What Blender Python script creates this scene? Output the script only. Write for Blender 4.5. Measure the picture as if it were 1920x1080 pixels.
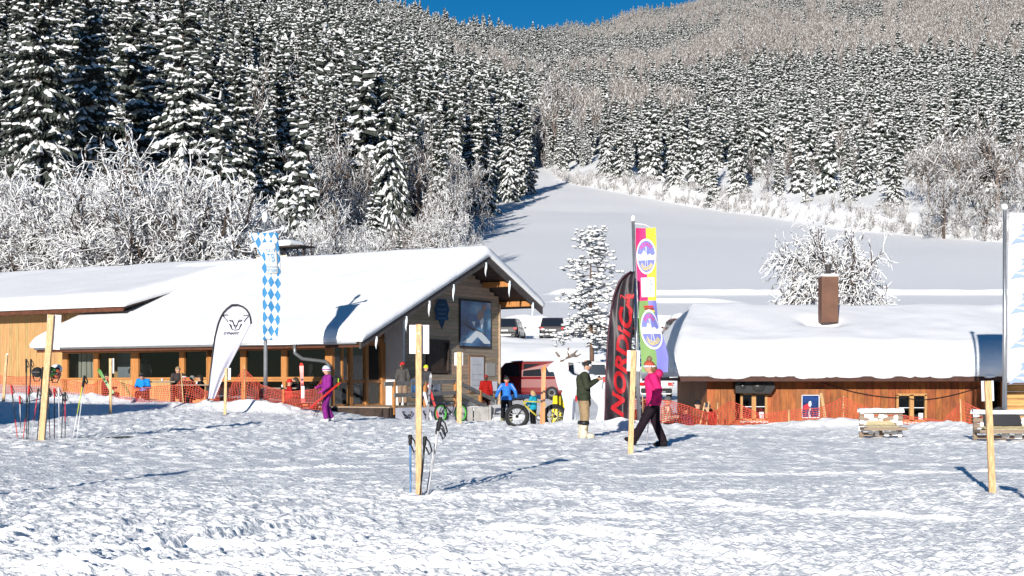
import bpy, bmesh, math, random
import numpy as np
from mathutils import Vector, Matrix, Euler
for o in list(bpy.data.objects): bpy.data.objects.remove(o)
scn = bpy.context.scene
COL = scn.collection
R = math.radians
random.seed(7); rng = np.random.default_rng(11)
# ------------------------------------------------------------------ camera, sky, sun, exposure
CAM_H = 1.2; F = 2667.0; HOR = 725.0
cam_d = bpy.data.cameras.new('camera'); cam = bpy.data.objects.new('camera', cam_d); COL.objects.link(cam)
cam_d.lens = 50.0; cam_d.sensor_width = 36.0; cam_d.clip_start = 0.5; cam_d.clip_end = 9000
cam_d.shift_y = (HOR - 540) / 1920.0
cam.location = (0, 0, CAM_H); cam.rotation_euler = (R(90), 0, 0)
scn.camera = cam
SUN_AZ = R(14.0)      # light travels towards +Y, turned this much to +X
SUN_EL = R(13.5)
world = bpy.data.worlds.new('World'); scn.world = world; world.use_nodes = True
wn = world.node_tree; wn.nodes.clear()
sky = wn.nodes.new('ShaderNodeTexSky'); sky.sky_type = 'NISHITA'; sky.sun_disc = False
sky.sun_elevation = SUN_EL; sky.sun_rotation = math.pi + SUN_AZ
sky.altitude = 900; sky.air_density = 1.0; sky.dust_density = 0.1; sky.ozone_density = 4.0
bg = wn.nodes.new('ShaderNodeBackground'); bg.inputs['Strength'].default_value = 0.062
wo = wn.nodes.new('ShaderNodeOutputWorld')
hs = wn.nodes.new('ShaderNodeHueSaturation'); hs.inputs['Saturation'].default_value = 1.3
wn.links.new(sky.outputs[0], hs.inputs['Color']); wn.links.new(hs.outputs[0], bg.inputs[0]); wn.links.new(bg.outputs[0], wo.inputs[0])
sun_d = bpy.data.lights.new('sun', 'SUN'); sun = bpy.data.objects.new('sun', sun_d); COL.objects.link(sun)
sun_d.energy = 5.0; sun_d.angle = R(0.5); sun_d.color = (1.0, 0.955, 0.88)
sdir = Vector((math.sin(SUN_AZ) * math.cos(SUN_EL), math.cos(SUN_AZ) * math.cos(SUN_EL), -math.sin(SUN_EL)))
sun.rotation_euler = sdir.to_track_quat('-Z', 'Y').to_euler()
sun.location = (-60, -200, 60)
vs = scn.view_settings
vs.view_transform = 'Standard'; vs.look = 'None'; vs.exposure = 0.40; vs.gamma = 1.0; vs.use_curve_mapping = False

# ------------------------------------------------------------------ helpers
def P(px, py, Y): return Vector(((px - 960) / F * Y, Y, CAM_H + (HOR - py) / F * Y))
def PX(px, Y): return (px - 960) / F * Y
def ss(a, b, t):
    t = np.clip((np.asarray(t, float) - a) / (b - a), 0, 1); return t * t * (3 - 2 * t)
_T = np.random.default_rng(5).random((512, 512))
def vnoise(x, y, seed=0):
    x = np.asarray(x, float) + seed * 17.31; y = np.asarray(y, float) + seed * 9.73
    xi = np.floor(x).astype(int); yi = np.floor(y).astype(int); fx = x - xi; fy = y - yi
    fx = fx * fx * (3 - 2 * fx); fy = fy * fy * (3 - 2 * fy)
    a = _T[xi & 511, yi & 511]; b = _T[(xi + 1) & 511, yi & 511]; c = _T[xi & 511, (yi + 1) & 511]; d = _T[(xi + 1) & 511, (yi + 1) & 511]
    return (a * (1 - fx) + b * fx) * (1 - fy) + (c * (1 - fx) + d * fx) * fy
def fbm(x, y, o=4, seed=0):
    s = 0; a = 0.5
    for i in range(o):
        s = s + a * vnoise(x * 2 ** i, y * 2 ** i, seed + i); a *= 0.5
    return s
_MATS = {}
def mat(name, col, rough=0.7, var=0.0, scale=4.0, bump=0.0, bscale=20.0, metal=0.0, spec=0.3, stretch=None, col2=None, rough2=None):
    if name in _MATS: return _MATS[name]
    m = bpy.data.materials.new(name); m.use_nodes = True; nt = m.node_tree; b = nt.nodes['Principled BSDF']
    b.inputs['Base Color'].default_value = (*col, 1); b.inputs['Roughness'].default_value = rough
    b.inputs['Metallic'].default_value = metal; b.inputs['Specular IOR Level'].default_value = spec
    if var > 0 or col2 or bump > 0:
        tc = nt.nodes.new('ShaderNodeTexCoord'); src = tc.outputs['Object']
        if stretch:
            mp = nt.nodes.new('ShaderNodeMapping'); mp.inputs['Scale'].default_value = stretch
            nt.links.new(src, mp.inputs[0]); src = mp.outputs[0]
        if var > 0 or col2:
            n = nt.nodes.new('ShaderNodeTexNoise'); n.inputs['Scale'].default_value = scale; n.inputs['Detail'].default_value = 6; n.inputs['Roughness'].default_value = 0.65
            nt.links.new(src, n.inputs['Vector'])
            r = nt.nodes.new('ShaderNodeValToRGB'); e = r.color_ramp.elements
            c2 = col2 if col2 else tuple(min(1, c * (1 + var)) for c in col)
            c1 = col if col2 else tuple(c * (1 - var) for c in col)
            e[0].position = 0.33; e[0].color = (*c1, 1); e[1].position = 0.67; e[1].color = (*c2, 1)
            nt.links.new(n.outputs[0], r.inputs[0]); nt.links.new(r.outputs[0], b.inputs['Base Color'])
        if bump > 0:
            n2 = nt.nodes.new('ShaderNodeTexNoise'); n2.inputs['Scale'].default_value = bscale; n2.inputs['Detail'].default_value = 5
            nt.links.new(src, n2.inputs['Vector'])
            bp = nt.nodes.new('ShaderNodeBump'); bp.inputs['Strength'].default_value = bump; bp.inputs['Distance'].default_value = 0.05
            nt.links.new(n2.outputs[0], bp.inputs['Height']); nt.links.new(bp.outputs[0], b.inputs['Normal'])
    _MATS[name] = m; return m
def glass_mat(name, tint=(0.86, 0.89, 0.92), refl=0.08):
    if name in _MATS: return _MATS[name]
    m = bpy.data.materials.new(name); m.use_nodes = True; nt = m.node_tree; nt.nodes.clear()
    out = nt.nodes.new('ShaderNodeOutputMaterial'); mx = nt.nodes.new('ShaderNodeMixShader')
    tr = nt.nodes.new('ShaderNodeBsdfTransparent'); tr.inputs[0].default_value = (*tint, 1)
    gl = nt.nodes.new('ShaderNodeBsdfGlossy'); gl.inputs['Roughness'].default_value = 0.02
    fr = nt.nodes.new('ShaderNodeFresnel'); fr.inputs[0].default_value = 1.5
    ge = nt.nodes.new('ShaderNodeNewGeometry'); iv = nt.nodes.new('ShaderNodeMath'); iv.operation = 'SUBTRACT'; iv.inputs[0].default_value = 1.0; nt.links.new(ge.outputs['Backfacing'], iv.inputs[1])
    ml = nt.nodes.new('ShaderNodeMath'); ml.operation = 'MULTIPLY'; nt.links.new(fr.outputs[0], ml.inputs[0]); nt.links.new(iv.outputs[0], ml.inputs[1]); nt.links.new(ml.outputs[0], mx.inputs[0]); nt.links.new(tr.outputs[0], mx.inputs[1]); nt.links.new(gl.outputs[0], mx.inputs[2])
    nt.links.new(mx.outputs[0], out.inputs[0]); _MATS[name] = m; return m

class MB:
    """collects shapes; build() links them as one mesh object"""
    def __init__(s): s.v = []; s.f = []; s.m = []; s.sm = []
    def add(s, v, f, mi=0, smooth=False):
        o = len(s.v); s.v += [tuple(p) for p in v]; s.f += [tuple(i + o for i in q) for q in f]; s.m += [mi] * len(f); s.sm += [smooth] * len(f); return s
    def box(s, c, d, rot=None, mi=0, bev=0.0):
        hx, hy, hz = d[0] / 2, d[1] / 2, d[2] / 2
        if bev > 0:
            b = min(bev, hx * .9, hy * .9, hz * .9); vs_ = []; 
            pr = [(-hx + b, -hy), (hx - b, -hy), (hx, -hy + b), (hx, hy - b), (hx - b, hy), (-hx + b, hy), (-hx, hy - b), (-hx, -hy + b)]
            k = [(1 - b / hx, 1 - b / hy, -hz), (1, 1, -hz + b), (1, 1, hz - b), (1 - b / hx, 1 - b / hy, hz)]
            for (kx, ky, z) in k: vs_ += [(x * kx, y * ky, z) for x, y in pr]
            fs = [tuple(range(7, -1, -1)), tuple(range(24, 32))]
            for r in range(3):
                for i in range(8): j = (i + 1) % 8; fs.append((r * 8 + i, r * 8 + j, r * 8 + 8 + j, r * 8 + 8 + i))
        else:
            vs_ = [(x * hx, y * hy, z * hz) for z in (-1, 1) for y in (-1, 1) for x in (-1, 1)]
            fs = [(0, 2, 3, 1), (4, 5, 7, 6), (0, 1, 5, 4), (2, 6, 7, 3), (0, 4, 6, 2), (1, 3, 7, 5)]
        M = (rot if isinstance(rot, Matrix) else Euler(rot).to_matrix()) if rot is not None else None
        c = Vector(c)
        return s.add([(M @ Vector(p) if M else Vector(p)) + c for p in vs_], fs, mi)
    def bar(s, a, b, w, h=None, mi=0, up=(0, 0, 1), bev=0.0):
        a = Vector(a); b = Vector(b); d = b - a; h = h or w
        y = d.normalized(); u = Vector(up)
        if abs(y.dot(u)) > .98: u = Vector((1, 0, 0))
        x = y.cross(u).normalized(); z = x.cross(y)
        return s.box((a + b) / 2, (w, d.length, h), Matrix((x, y, z)).transposed(), mi, bev)
    def tube(s, pts, rad, n=8, mi=0, smooth=True, cap=True):
        pts = [Vector(p) for p in pts]; rad = rad if isinstance(rad, (list, tuple)) else [rad] * len(pts)
        V = []; Fc = []; px = None
        for i, p in enumerate(pts):
            d = (pts[min(i + 1, len(pts) - 1)] - pts[max(i - 1, 0)]).normalized()
            if px is None: px = d.orthogonal().normalized()
            else:
                px = px - d * px.dot(d); px = px.normalized() if px.length > 1e-6 else d.orthogonal().normalized()
            py = d.cross(px)
            for k in range(n):
                a = 2 * math.pi * k / n; V.append(p + (px * math.cos(a) + py * math.sin(a)) * rad[i])
        for i in range(len(pts) - 1):
            for k in range(n):
                j = (k + 1) % n; Fc.append((i * n + k, i * n + j, i * n + n + j, i * n + n + k))
        if cap: Fc += [tuple(range(n - 1, -1, -1)), tuple(range((len(pts) - 1) * n, len(pts) * n))]
        return s.add(V, Fc, mi, smooth)
    def lathe(s, prof, c=(0, 0, 0), n=16, mi=0, axis='Z', smooth=True):
        V = []; Fc = []
        for r, z in prof:
            for k in range(n):
                a = 2 * math.pi * k / n; p = (r * math.cos(a), r * math.sin(a), z)
                if axis == 'X': p = (p[2], p[0], p[1])
                elif axis == 'Y': p = (p[0], p[2], p[1])
                V.append((p[0] + c[0], p[1] + c[1], p[2] + c[2]))
        for i in range(len(prof) - 1):
            for k in range(n):
                j = (k + 1) % n; Fc.append((i * n + k, i * n + j, i * n + n + j, i * n + n + k))
        Fc += [tuple(range(n - 1, -1, -1)), tuple(range((len(prof) - 1) * n, len(prof) * n))]
        return s.add(V, Fc, mi, smooth)
    def ball(s, c, r, n=10, mi=0, jit=0.0):
        r = r if isinstance(r, (tuple, list)) else (r, r, r); V = []; Fc = []; m = max(4, n // 2 + 1)
        for i in range(m + 1):
            t = math.pi * i / m
            for k in range(n):
                a = 2 * math.pi * k / n; q = 1 + random.uniform(-jit, jit)
                V.append((c[0] + r[0] * q * math.sin(t) * math.cos(a), c[1] + r[1] * q * math.sin(t) * math.sin(a), c[2] + r[2] * q * math.cos(t)))
        for i in range(m):
            for k in range(n):
                j = (k + 1) % n; Fc.append((i * n + k, i * n + n + k, i * n + n + j, i * n + j))
        return s.add(V, Fc, mi, True)
    def prism(s, poly, a, b, mi=0, axis='Y', mi_side=None):
        """poly in (x,z) extruded in y from a to b (axis Y) or (y,z) along x (axis X) or (x,y) along z"""
        n = len(poly)
        def pt(p, t):
            return (p[0], t, p[1]) if axis == 'Y' else ((t, p[0], p[1]) if axis == 'X' else (p[0], p[1], t))
        V = [pt(p, a) for p in poly] + [pt(p, b) for p in poly]
        o = len(s.v); s.add(V, [tuple(range(n)), tuple(range(2 * n - 1, n - 1, -1))], mi)
        s.f += [tuple(o + q for q in (i, i + n, (i + 1) % n + n, (i + 1) % n)) for i in range(n)]; s.m += [mi if mi_side is None else mi_side] * n; s.sm += [False] * n
        return s
    def grid(s, fn, nu, nv, mi=0, smooth=True):
        V = [fn(i / nu, j / nv) for j in range(nv + 1) for i in range(nu + 1)]
        return s.add(V, [(j * (nu + 1) + i, j * (nu + 1) + i + 1, (j + 1) * (nu + 1) + i + 1, (j + 1) * (nu + 1) + i) for j in range(nv) for i in range(nu)], mi, smooth)
    def mesh(s, name, mats):
        me = bpy.data.meshes.new(name); me.from_pydata(s.v, [], s.f)
        for m in (mats if isinstance(mats, (list, tuple)) else [mats]): me.materials.append(m)
        me.polygons.foreach_set('material_index', s.m); me.polygons.foreach_set('use_smooth', s.sm); me.update()
        return me
    def build(s, name, mats, parent=None, fix=True):
        me = s.mesh(name, mats)
        if fix:
            bm = bmesh.new(); bm.from_mesh(me); bmesh.ops.recalc_face_normals(bm, faces=bm.faces); bm.to_mesh(me); bm.free()
        o = bpy.data.objects.new(name, me); COL.objects.link(o)
        if parent is not None: o.parent = parent
        return o
def np_mesh(name, V, Fq, mats, midx=None, smooth=False):
    """fast mesh from numpy; Fq (n,3) or (n,4)"""
    V = np.asarray(V, np.float32); Fq = np.asarray(Fq, np.int32); k = Fq.shape[1]
    me = bpy.data.meshes.new(name); me.vertices.add(len(V)); me.vertices.foreach_set('co', V.ravel())
    me.loops.add(Fq.size); me.loops.foreach_set('vertex_index', Fq.ravel()); me.polygons.add(len(Fq))
    me.polygons.foreach_set('loop_start', np.arange(0, Fq.size, k, dtype=np.int32)); me.polygons.foreach_set('loop_total', np.full(len(Fq), k, np.int32))
    for m in (mats if isinstance(mats, (list, tuple)) else [mats]): me.materials.append(m)
    if midx is not None: me.polygons.foreach_set('material_index', np.asarray(midx, np.int32))
    me.polygons.foreach_set('use_smooth', np.full(len(Fq), smooth)); me.update(calc_edges=True); me.validate(); return me
def obj(name, me, parent=None, loc=None, rz=None):
    o = bpy.data.objects.new(name, me); COL.objects.link(o)
    if parent is not None: o.parent = parent
    if loc is not None: o.location = loc
    if rz is not None: o.rotation_euler = (0, 0, rz)
    return o
def tag(o, label=None, cat=None, group=None, kind=None):
    if label: o['label'] = label
    if cat: o['category'] = cat
    if group: o['group'] = group
    if kind: o['kind'] = kind
    return o
def thing(name, label, cat, loc=(0, 0, 0), rz=0, group=None):
    o = bpy.data.objects.new(name, None); COL.objects.link(o); o.empty_display_size = .3
    o.location = loc; o.rotation_euler = (0, 0, rz); return tag(o, label, cat, group)
def copy_tree(o, parent=None):
    c = o.copy(); COL.objects.link(c); c.parent = parent
    for ch in list(o.children): copy_tree(ch, c)
    return c
def text_mesh(txt, size=1.0, extrude=0.0, align='CENTER', shear=0.0, bold=0.0, spacing=1.0):
    cu = bpy.data.curves.new('txt', 'FONT'); cu.body = txt; cu.size = size; cu.align_x = align; cu.align_y = 'CENTER'; cu.extrude = extrude; cu.shear = shear; cu.offset = bold; cu.space_character = spacing; cu.resolution_u = 3
    o = bpy.data.objects.new('txt', cu); COL.objects.link(o); dg = bpy.context.evaluated_depsgraph_get(); dg.update()
    me = bpy.data.meshes.new_from_object(o.evaluated_get(dg)); bpy.data.objects.remove(o); bpy.data.curves.remove(cu)
    return me
def text_obj(name, txt, size, m, parent, fn, **kw):
    """text mapped through fn(x,y)->xyz"""
    me = text_mesh(txt, size, **kw)
    bm = bmesh.new(); bm.from_mesh(me); bmesh.ops.triangulate(bm, faces=bm.faces)
    bmesh.ops.subdivide_edges(bm, edges=[e for e in bm.edges if e.calc_length() > size * .3], cuts=1)
    for v in bm.verts: v.co = Vector(fn(v.co.x, v.co.y))
    bm.to_mesh(me); bm.free(); me.materials.clear(); me.materials.append(m); me.name = name
    return obj(name, me, parent)

# ------------------------------------------------------------------ materials
SNOW = mat('snow', (0.89, 0.89, 0.90), 0.55, bump=0.25, bscale=9.0, spec=0.25)
SNOWR = mat('snow_rough', (0.91, 0.91, 0.91), 0.6, bump=0.6, bscale=22.0, spec=0.25)
LARCH = mat('larch', (0.42, 0.22, 0.08), 0.65, var=.28, scale=3, stretch=(6, 6, .5), bump=.2, bscale=12)
POSTW = mat('orange_timber', (0.42, 0.18, 0.055), 0.55, var=.25, scale=3, stretch=(8, 8, .6), bump=.15)
BROWNW = mat('brown_board', (0.26, 0.095, 0.028), 0.6, var=.4, scale=2.5, stretch=(5, 5, .5), bump=.2, bscale=14)
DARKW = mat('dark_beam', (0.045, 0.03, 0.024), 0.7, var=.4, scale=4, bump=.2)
GREYW = mat('weathered_board', (0.24, 0.18, 0.135), 0.75, var=.25, scale=3, stretch=(.6, .6, 7), bump=.2)
STAKE = mat('raw_pine', (0.56, 0.36, 0.18), 0.6, var=.42, scale=6, stretch=(8, 8, 1.1), bump=.1)
WHITE = mat('white_panel', (0.66, 0.66, 0.70), 0.5, var=.04, scale=3)
STUCCO = mat('white_stucco', (0.62, 0.62, 0.62), 0.85, var=.08, scale=3, bump=.3, bscale=40)
CONC = mat('concrete', (0.26, 0.25, 0.24), 0.85, var=.25, scale=4, bump=.3)
BLACK = mat('black_plastic', (0.014, 0.014, 0.016), 0.45, var=.3, scale=8)
METAL = mat('galvanised', (0.45, 0.46, 0.47), 0.35, metal=.8, var=.12, scale=6)
GLASS = glass_mat('window_glass')
ICE = mat('icicle_ice', (0.72, 0.78, 0.82), 0.15, spec=.6, var=.1, scale=30)
RUBBER = mat('rubber', (0.012, 0.012, 0.013), 0.75, var=.3, scale=20)
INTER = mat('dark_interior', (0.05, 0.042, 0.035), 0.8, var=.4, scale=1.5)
SKIN = mat('skin', (0.55, 0.30, 0.20), 0.5, var=.08, scale=9)
# ------------------------------------------------------------------ terrain
_py = np.array([-200, 0, 62, 70, 78, 88, 97, 106, 111, 135, 200, 300, 420, 557, 900, 2400, 2700, 5000], float)
_pz = np.array([0, 0, 0, .5, .65, .75, 4.3, 4.6, 6.2, 10.0, 21.0, 38.0, 63.0, 92.0, 184.0, 580.0, 615.0, 560.0], float)
_ys = np.arange(-200, 5000, 1.0); _zs = np.interp(_ys, _py, _pz); _k = np.hanning(9); _k /= _k.sum()
_zs = np.convolve(np.pad(_zs, 4, mode='edge'), _k, 'valid')
XL_Y = np.array([0, 120, 181, 294, 452, 557, 800, 2400], float); XL_X = np.array([-8, -6, -5.4, -7.7, 6.8, 24, 40, 60], float)
XR_X = np.array([-400, 8, 15, 40.5, 52, 57, 71, 110, 260, 1500], float); XR_Y = np.array([560, 470, 400, 318, 283, 238, 205, 170, 140, 120], float)
def xleft(y): return np.interp(y, XL_Y, XL_X)
def yright(x): return np.interp(x, XR_X, XR_Y)
def G(x, y):
    x = np.asarray(x, float); y = np.asarray(y, float)
    z = np.interp(y, _ys, _zs)
    z = z - .34 * np.exp(-((x + 2.6) / 3.4) ** 2 - ((y - 56.5) / 5.5) ** 2)
    z = z + np.clip((-1 - x) / 20, 0, 1.1) * .78 * ss(36, 52, y) * (1 - ss(66, 95, y))
    d = np.clip(xleft(y) - x, 0, 260)
    z = z + d * .34 * ss(140, 340, y) * (1 - .9 * ss(900, 1700, y)) * ss(0, 14, d)
    dr = np.clip(y - yright(x), 0, 5000)
    z = z + np.clip(x - 5, 0, 900) * .10 * ss(0, 120, dr) + np.clip(x - 120, 0, 900) * .12 * ss(500, 1200, y) + 3.2 * ss(0, 9, dr) * (1 - ss(30, 200, dr)) * ss(8, 30, x)
    und = (fbm(x / 90, y / 90, 3, 3) - .45) * 40 * ss(600, 1100, y) + (fbm(x / 30, y / 30, 3, 8) - .45) * 5 * ss(0, 60, dr) * ss(100, 250, y)
    und = und + (fbm(x / 40, y / 40, 2, 6) - .4) * 1.2 * ss(115, 160, y)
    return z + und
def Gf(x, y): return float(G(x, y))
def fine(x, y):
    """trampled snow: crumbs, clods, tracks"""
    near = 1 - ss(57, 64, y); rs = .00049 * y ** 1.6
    left = 1 - ss(-1.0, 3.5, x - (y - 10) * .06)
    patch = ss(.34, .58, fbm(x / 2.2, y / 3.0, 3, 55)); rough = .78 + .3 * patch + .2 * left
    h = 0 * x
    for lam, a, th, sd in ((.055, .046, .44, 31), (.10, .062, .45, 41), (.21, .062, .46, 20), (.5, .035, .53, 24)):
        w = ss(1.2, 2.6, lam / rs) if lam < .2 else (.7 + 1.3 * ss(14, 34, y) if lam < .5 else .35 + .65 * left)
        n = vnoise(x / lam + .31 * vnoise(x / lam / 2, y / lam / 2, sd + 9), y / lam / 1.12, sd) * .72 + vnoise(x / lam * 2.1, y / lam * 2.0, sd + 3) * .28
        h = h + a * w * np.clip(n - th, 0, 1) * rough
    pits = fbm(x / .55, y / .6, 2, 77)
    h = h - .045 * ss(.52, .68, pits) * (.35 + .65 * left)
    s = x * .35 + y * 1.0
    h = h + .020 * (vnoise(s / .16, (x - y * .3) / .6, 91) - .5) * (1 - .5 * left) * ss(1.0, 2.0, .16 / rs) + .009 * (vnoise(s / .6, (x - y * .3) / 1.6, 93) - .5)
    h = h + .02 * (fbm(x / 3.5, y / 5, 2, 95) - .4)
    # ski tracks: pairs of shallow grooves
    for (x0, y0, ang, ln, dp) in TRACKS:
        ca, sa = math.cos(ang), math.sin(ang); t = (x - x0) * ca + (y - y0) * sa; q = -(x - x0) * sa + (y - y0) * ca + .04 * np.sin(t * .9)
        m = ss(0, .6, t) * (1 - ss(ln - .6, ln, t))
        g = np.exp(-(q / .055) ** 2)
        h = h * (1 - .8 * m * np.exp(-(q / .10) ** 4)) - 1.5 * dp * m * g + .7 * dp * m * np.exp(-((np.abs(q) - .12) / .04) ** 2)
    return h * near
TRACKS = [(-2.75, 10.0, 1.25, 2.6, .07), (-2.2, 11.6, 1.15, 1.7, .05), (-3.6, 9.0, .14, 4.5, .035), (-3.6, 9.35, .13, 4.2, .035), (-3.9, 10.4, .10, 4.0, .03), (-.6, 12.2, -.35, 2.2, .04), (-.3, 13.4, -.30, 2.0, .04),
          (1.2, 9.3, 2.2, 3.2, .03), (2.0, 9.4, 2.2, 3.2, .03), (.2, 10.2, .5, 3.0, .025), (-1.6, 15, .25, 5, .03), (2.6, 14, 2.4, 4, .03), (4.2, 12.5, 2.6, 3, .035), (-4.5, 20, .5, 6, .03), (1.0, 19, .15, 7, .03)]
def banks(x, y):
    """shovelled snow banks beside the nets and the parked cars"""
    z = 0 * x
    for (cx, cy, rx, ry, h) in BANKS:
        z = z + h * np.exp(-((x - cx) / rx) ** 2 - ((y - cy) / ry) ** 2) * (.75 + .6 * fbm(x / .5, y / .5, 3, 13))
    return z
BANKS = [(PX(400, 50.3), 50.3, 1.0, .7, .30), (PX(470, 50), 50.0, .9, .6, .22), (PX(520, 49.6), 49.8, 1.2, .6, .3), (PX(190, 52.5), 52.6, 2.4, .7, .3), (PX(60, 53), 53.2, 2.5, .7, .25), (PX(320, 51.3), 51.2, 1.6, .6, .2),
         (PX(1080, 40.5), 40.6, 1.3, .9, .25), (PX(1155, 39.5), 39.2, .9, .6, .22), (PX(1250, 39.5), 39.5, 1.6, .55, .14), (PX(1420, 41), 40.2, 2.0, .6, .10), (PX(1540, 41), 39.8, 1.6, .6, .20), (PX(1660, 40), 39.4, 1.6, .7, .12),
         (PX(1770, 38), 38.3, .9, .6, .26), (PX(1870, 37), 37.3, 1.5, .7, .2), (PX(960, 56), 58.5, 1.2, .5, .2), (PX(620, 50), 51.0, .8, .6, .12)]
def ground_z(x, y): return G(x, y) + banks(x, y)
def gz(x, y): return float(ground_z(np.array([x]), np.array([y]))[0])
# near field: rows spaced with distance
NR, NC = 920, 640
_q = np.linspace(7.0 ** -.6, 66.0 ** -.6, NR); yy = _q ** (-1 / .6); tt = np.linspace(-.47, .47, NC)
Yg, Tg = np.meshgrid(yy, tt, indexing='ij'); Xg = Tg * (Yg + 2)
Zg = ground_z(Xg, Yg) + fine(Xg, Yg) - .05 * ss(60, 66, Yg)
ii = (np.arange(NR - 1)[:, None] * NC + np.arange(NC - 1)[None, :]).ravel()
quad = np.stack([ii, ii + 1, ii + NC + 1, ii + NC], 1)
snow_ground = obj('snow_ground', np_mesh('snow_ground', np.stack([Xg, Yg, Zg], 2).reshape(-1, 3), quad, SNOWR, smooth=False)); tag(snow_ground, kind='structure')
# middle ground: car park, meadow, ski slope
def sheet(name, ys, tr, nc, drop=None, m=SNOW, fn=None):
    yy = np.asarray(ys, float); tt = np.linspace(-1, 1, nc); Yg, Tg = np.meshgrid(yy, tt, indexing='ij'); Xg = Tg * (tr(Yg))
    Zg = ground_z(Xg, Yg) + (fn(Xg, Yg) if fn else 0)
    if drop is not None: Zg = Zg - drop(Yg)
    nr = len(yy); ii = (np.arange(nr - 1)[:, None] * nc + np.arange(nc - 1)[None, :]).ravel()
    return tag(obj(name, np_mesh(name, np.stack([Xg, Yg, Zg], 2).reshape(-1, 3), np.stack([ii, ii + 1, ii + nc + 1, ii + nc], 1), m, smooth=True)), kind='structure')
def midfn(x, y):
    z = .9 * np.exp(-((y - 109.2) / 1.3) ** 2) * (.5 + 1.1 * fbm(x / 1.6, y / 1.6, 3, 15)) * (1 - ss(16, 20, x))           # ploughed heap behind the parked cars
    z = z + .35 * np.exp(-((y - 99) / 1.0) ** 2) * fbm(x / 1.2, y / 1.2, 3, 16) * 1.5
    z = z + .55 * np.exp(-((y - (136.5 - .02 * x)) / .8) ** 2) * (.7 + .5 * fbm(x / 2, y / 2, 2, 17)) * ss(3, 5, x) + .40 * np.exp(-((y - (128.5 - .045 * x)) / .6) ** 2) * ss(3, 5, x) * (1 - ss(17, 22, x))   # road edge ridges
    z = z + .16 * (fbm(x / 1.1, y / 1.3, 3, 18) - .4) * (1 - ss(104, 112, y)) + .10 * (fbm(x / 6, y / 14, 3, 19) - .4) * ss(112, 125, y)
    return z
sheet('meadow_slope', np.concatenate([np.linspace(62.5, 140, 330), np.linspace(140.5, 560, 260)]), lambda y: 36 + .55 * y, 300, fn=midfn)
sheet('mountain_terrain', np.concatenate([np.linspace(150, 560, 60), np.linspace(575, 3200, 120)]), lambda y: 130 + .62 * y, 150, drop=lambda y: 1.2 * (1 - ss(545, 575, y)))
bsh = MB(); bsh.add([(-1500, -700, -.6), (1500, -700, -.6), (1500, 400, -.6), (-1500, 400, -.6)], [(0, 1, 2, 3)])
tag(bsh.build('surrounding_snowfield', SNOW, fix=False), kind='structure')
fx = np.linspace(-1, 1, 61)
# snow behind and beside the camera
Yg, Xg = np.meshgrid(np.linspace(-60, 9, 70), np.linspace(-45, 45, 120), indexing='ij'); Zg = .1 * (fbm(Xg / 2, Yg / 2, 3, 2) - .5) - .10
ii = (np.arange(69)[:, None] * 120 + np.arange(119)[None, :]).ravel()
tag(obj('trampled_snow', np_mesh('trampled_snow', np.stack([Xg, Yg, Zg], 2).reshape(-1, 3), np.stack([ii, ii + 1, ii + 121, ii + 120], 1), SNOWR, smooth=True)), kind='structure')

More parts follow.
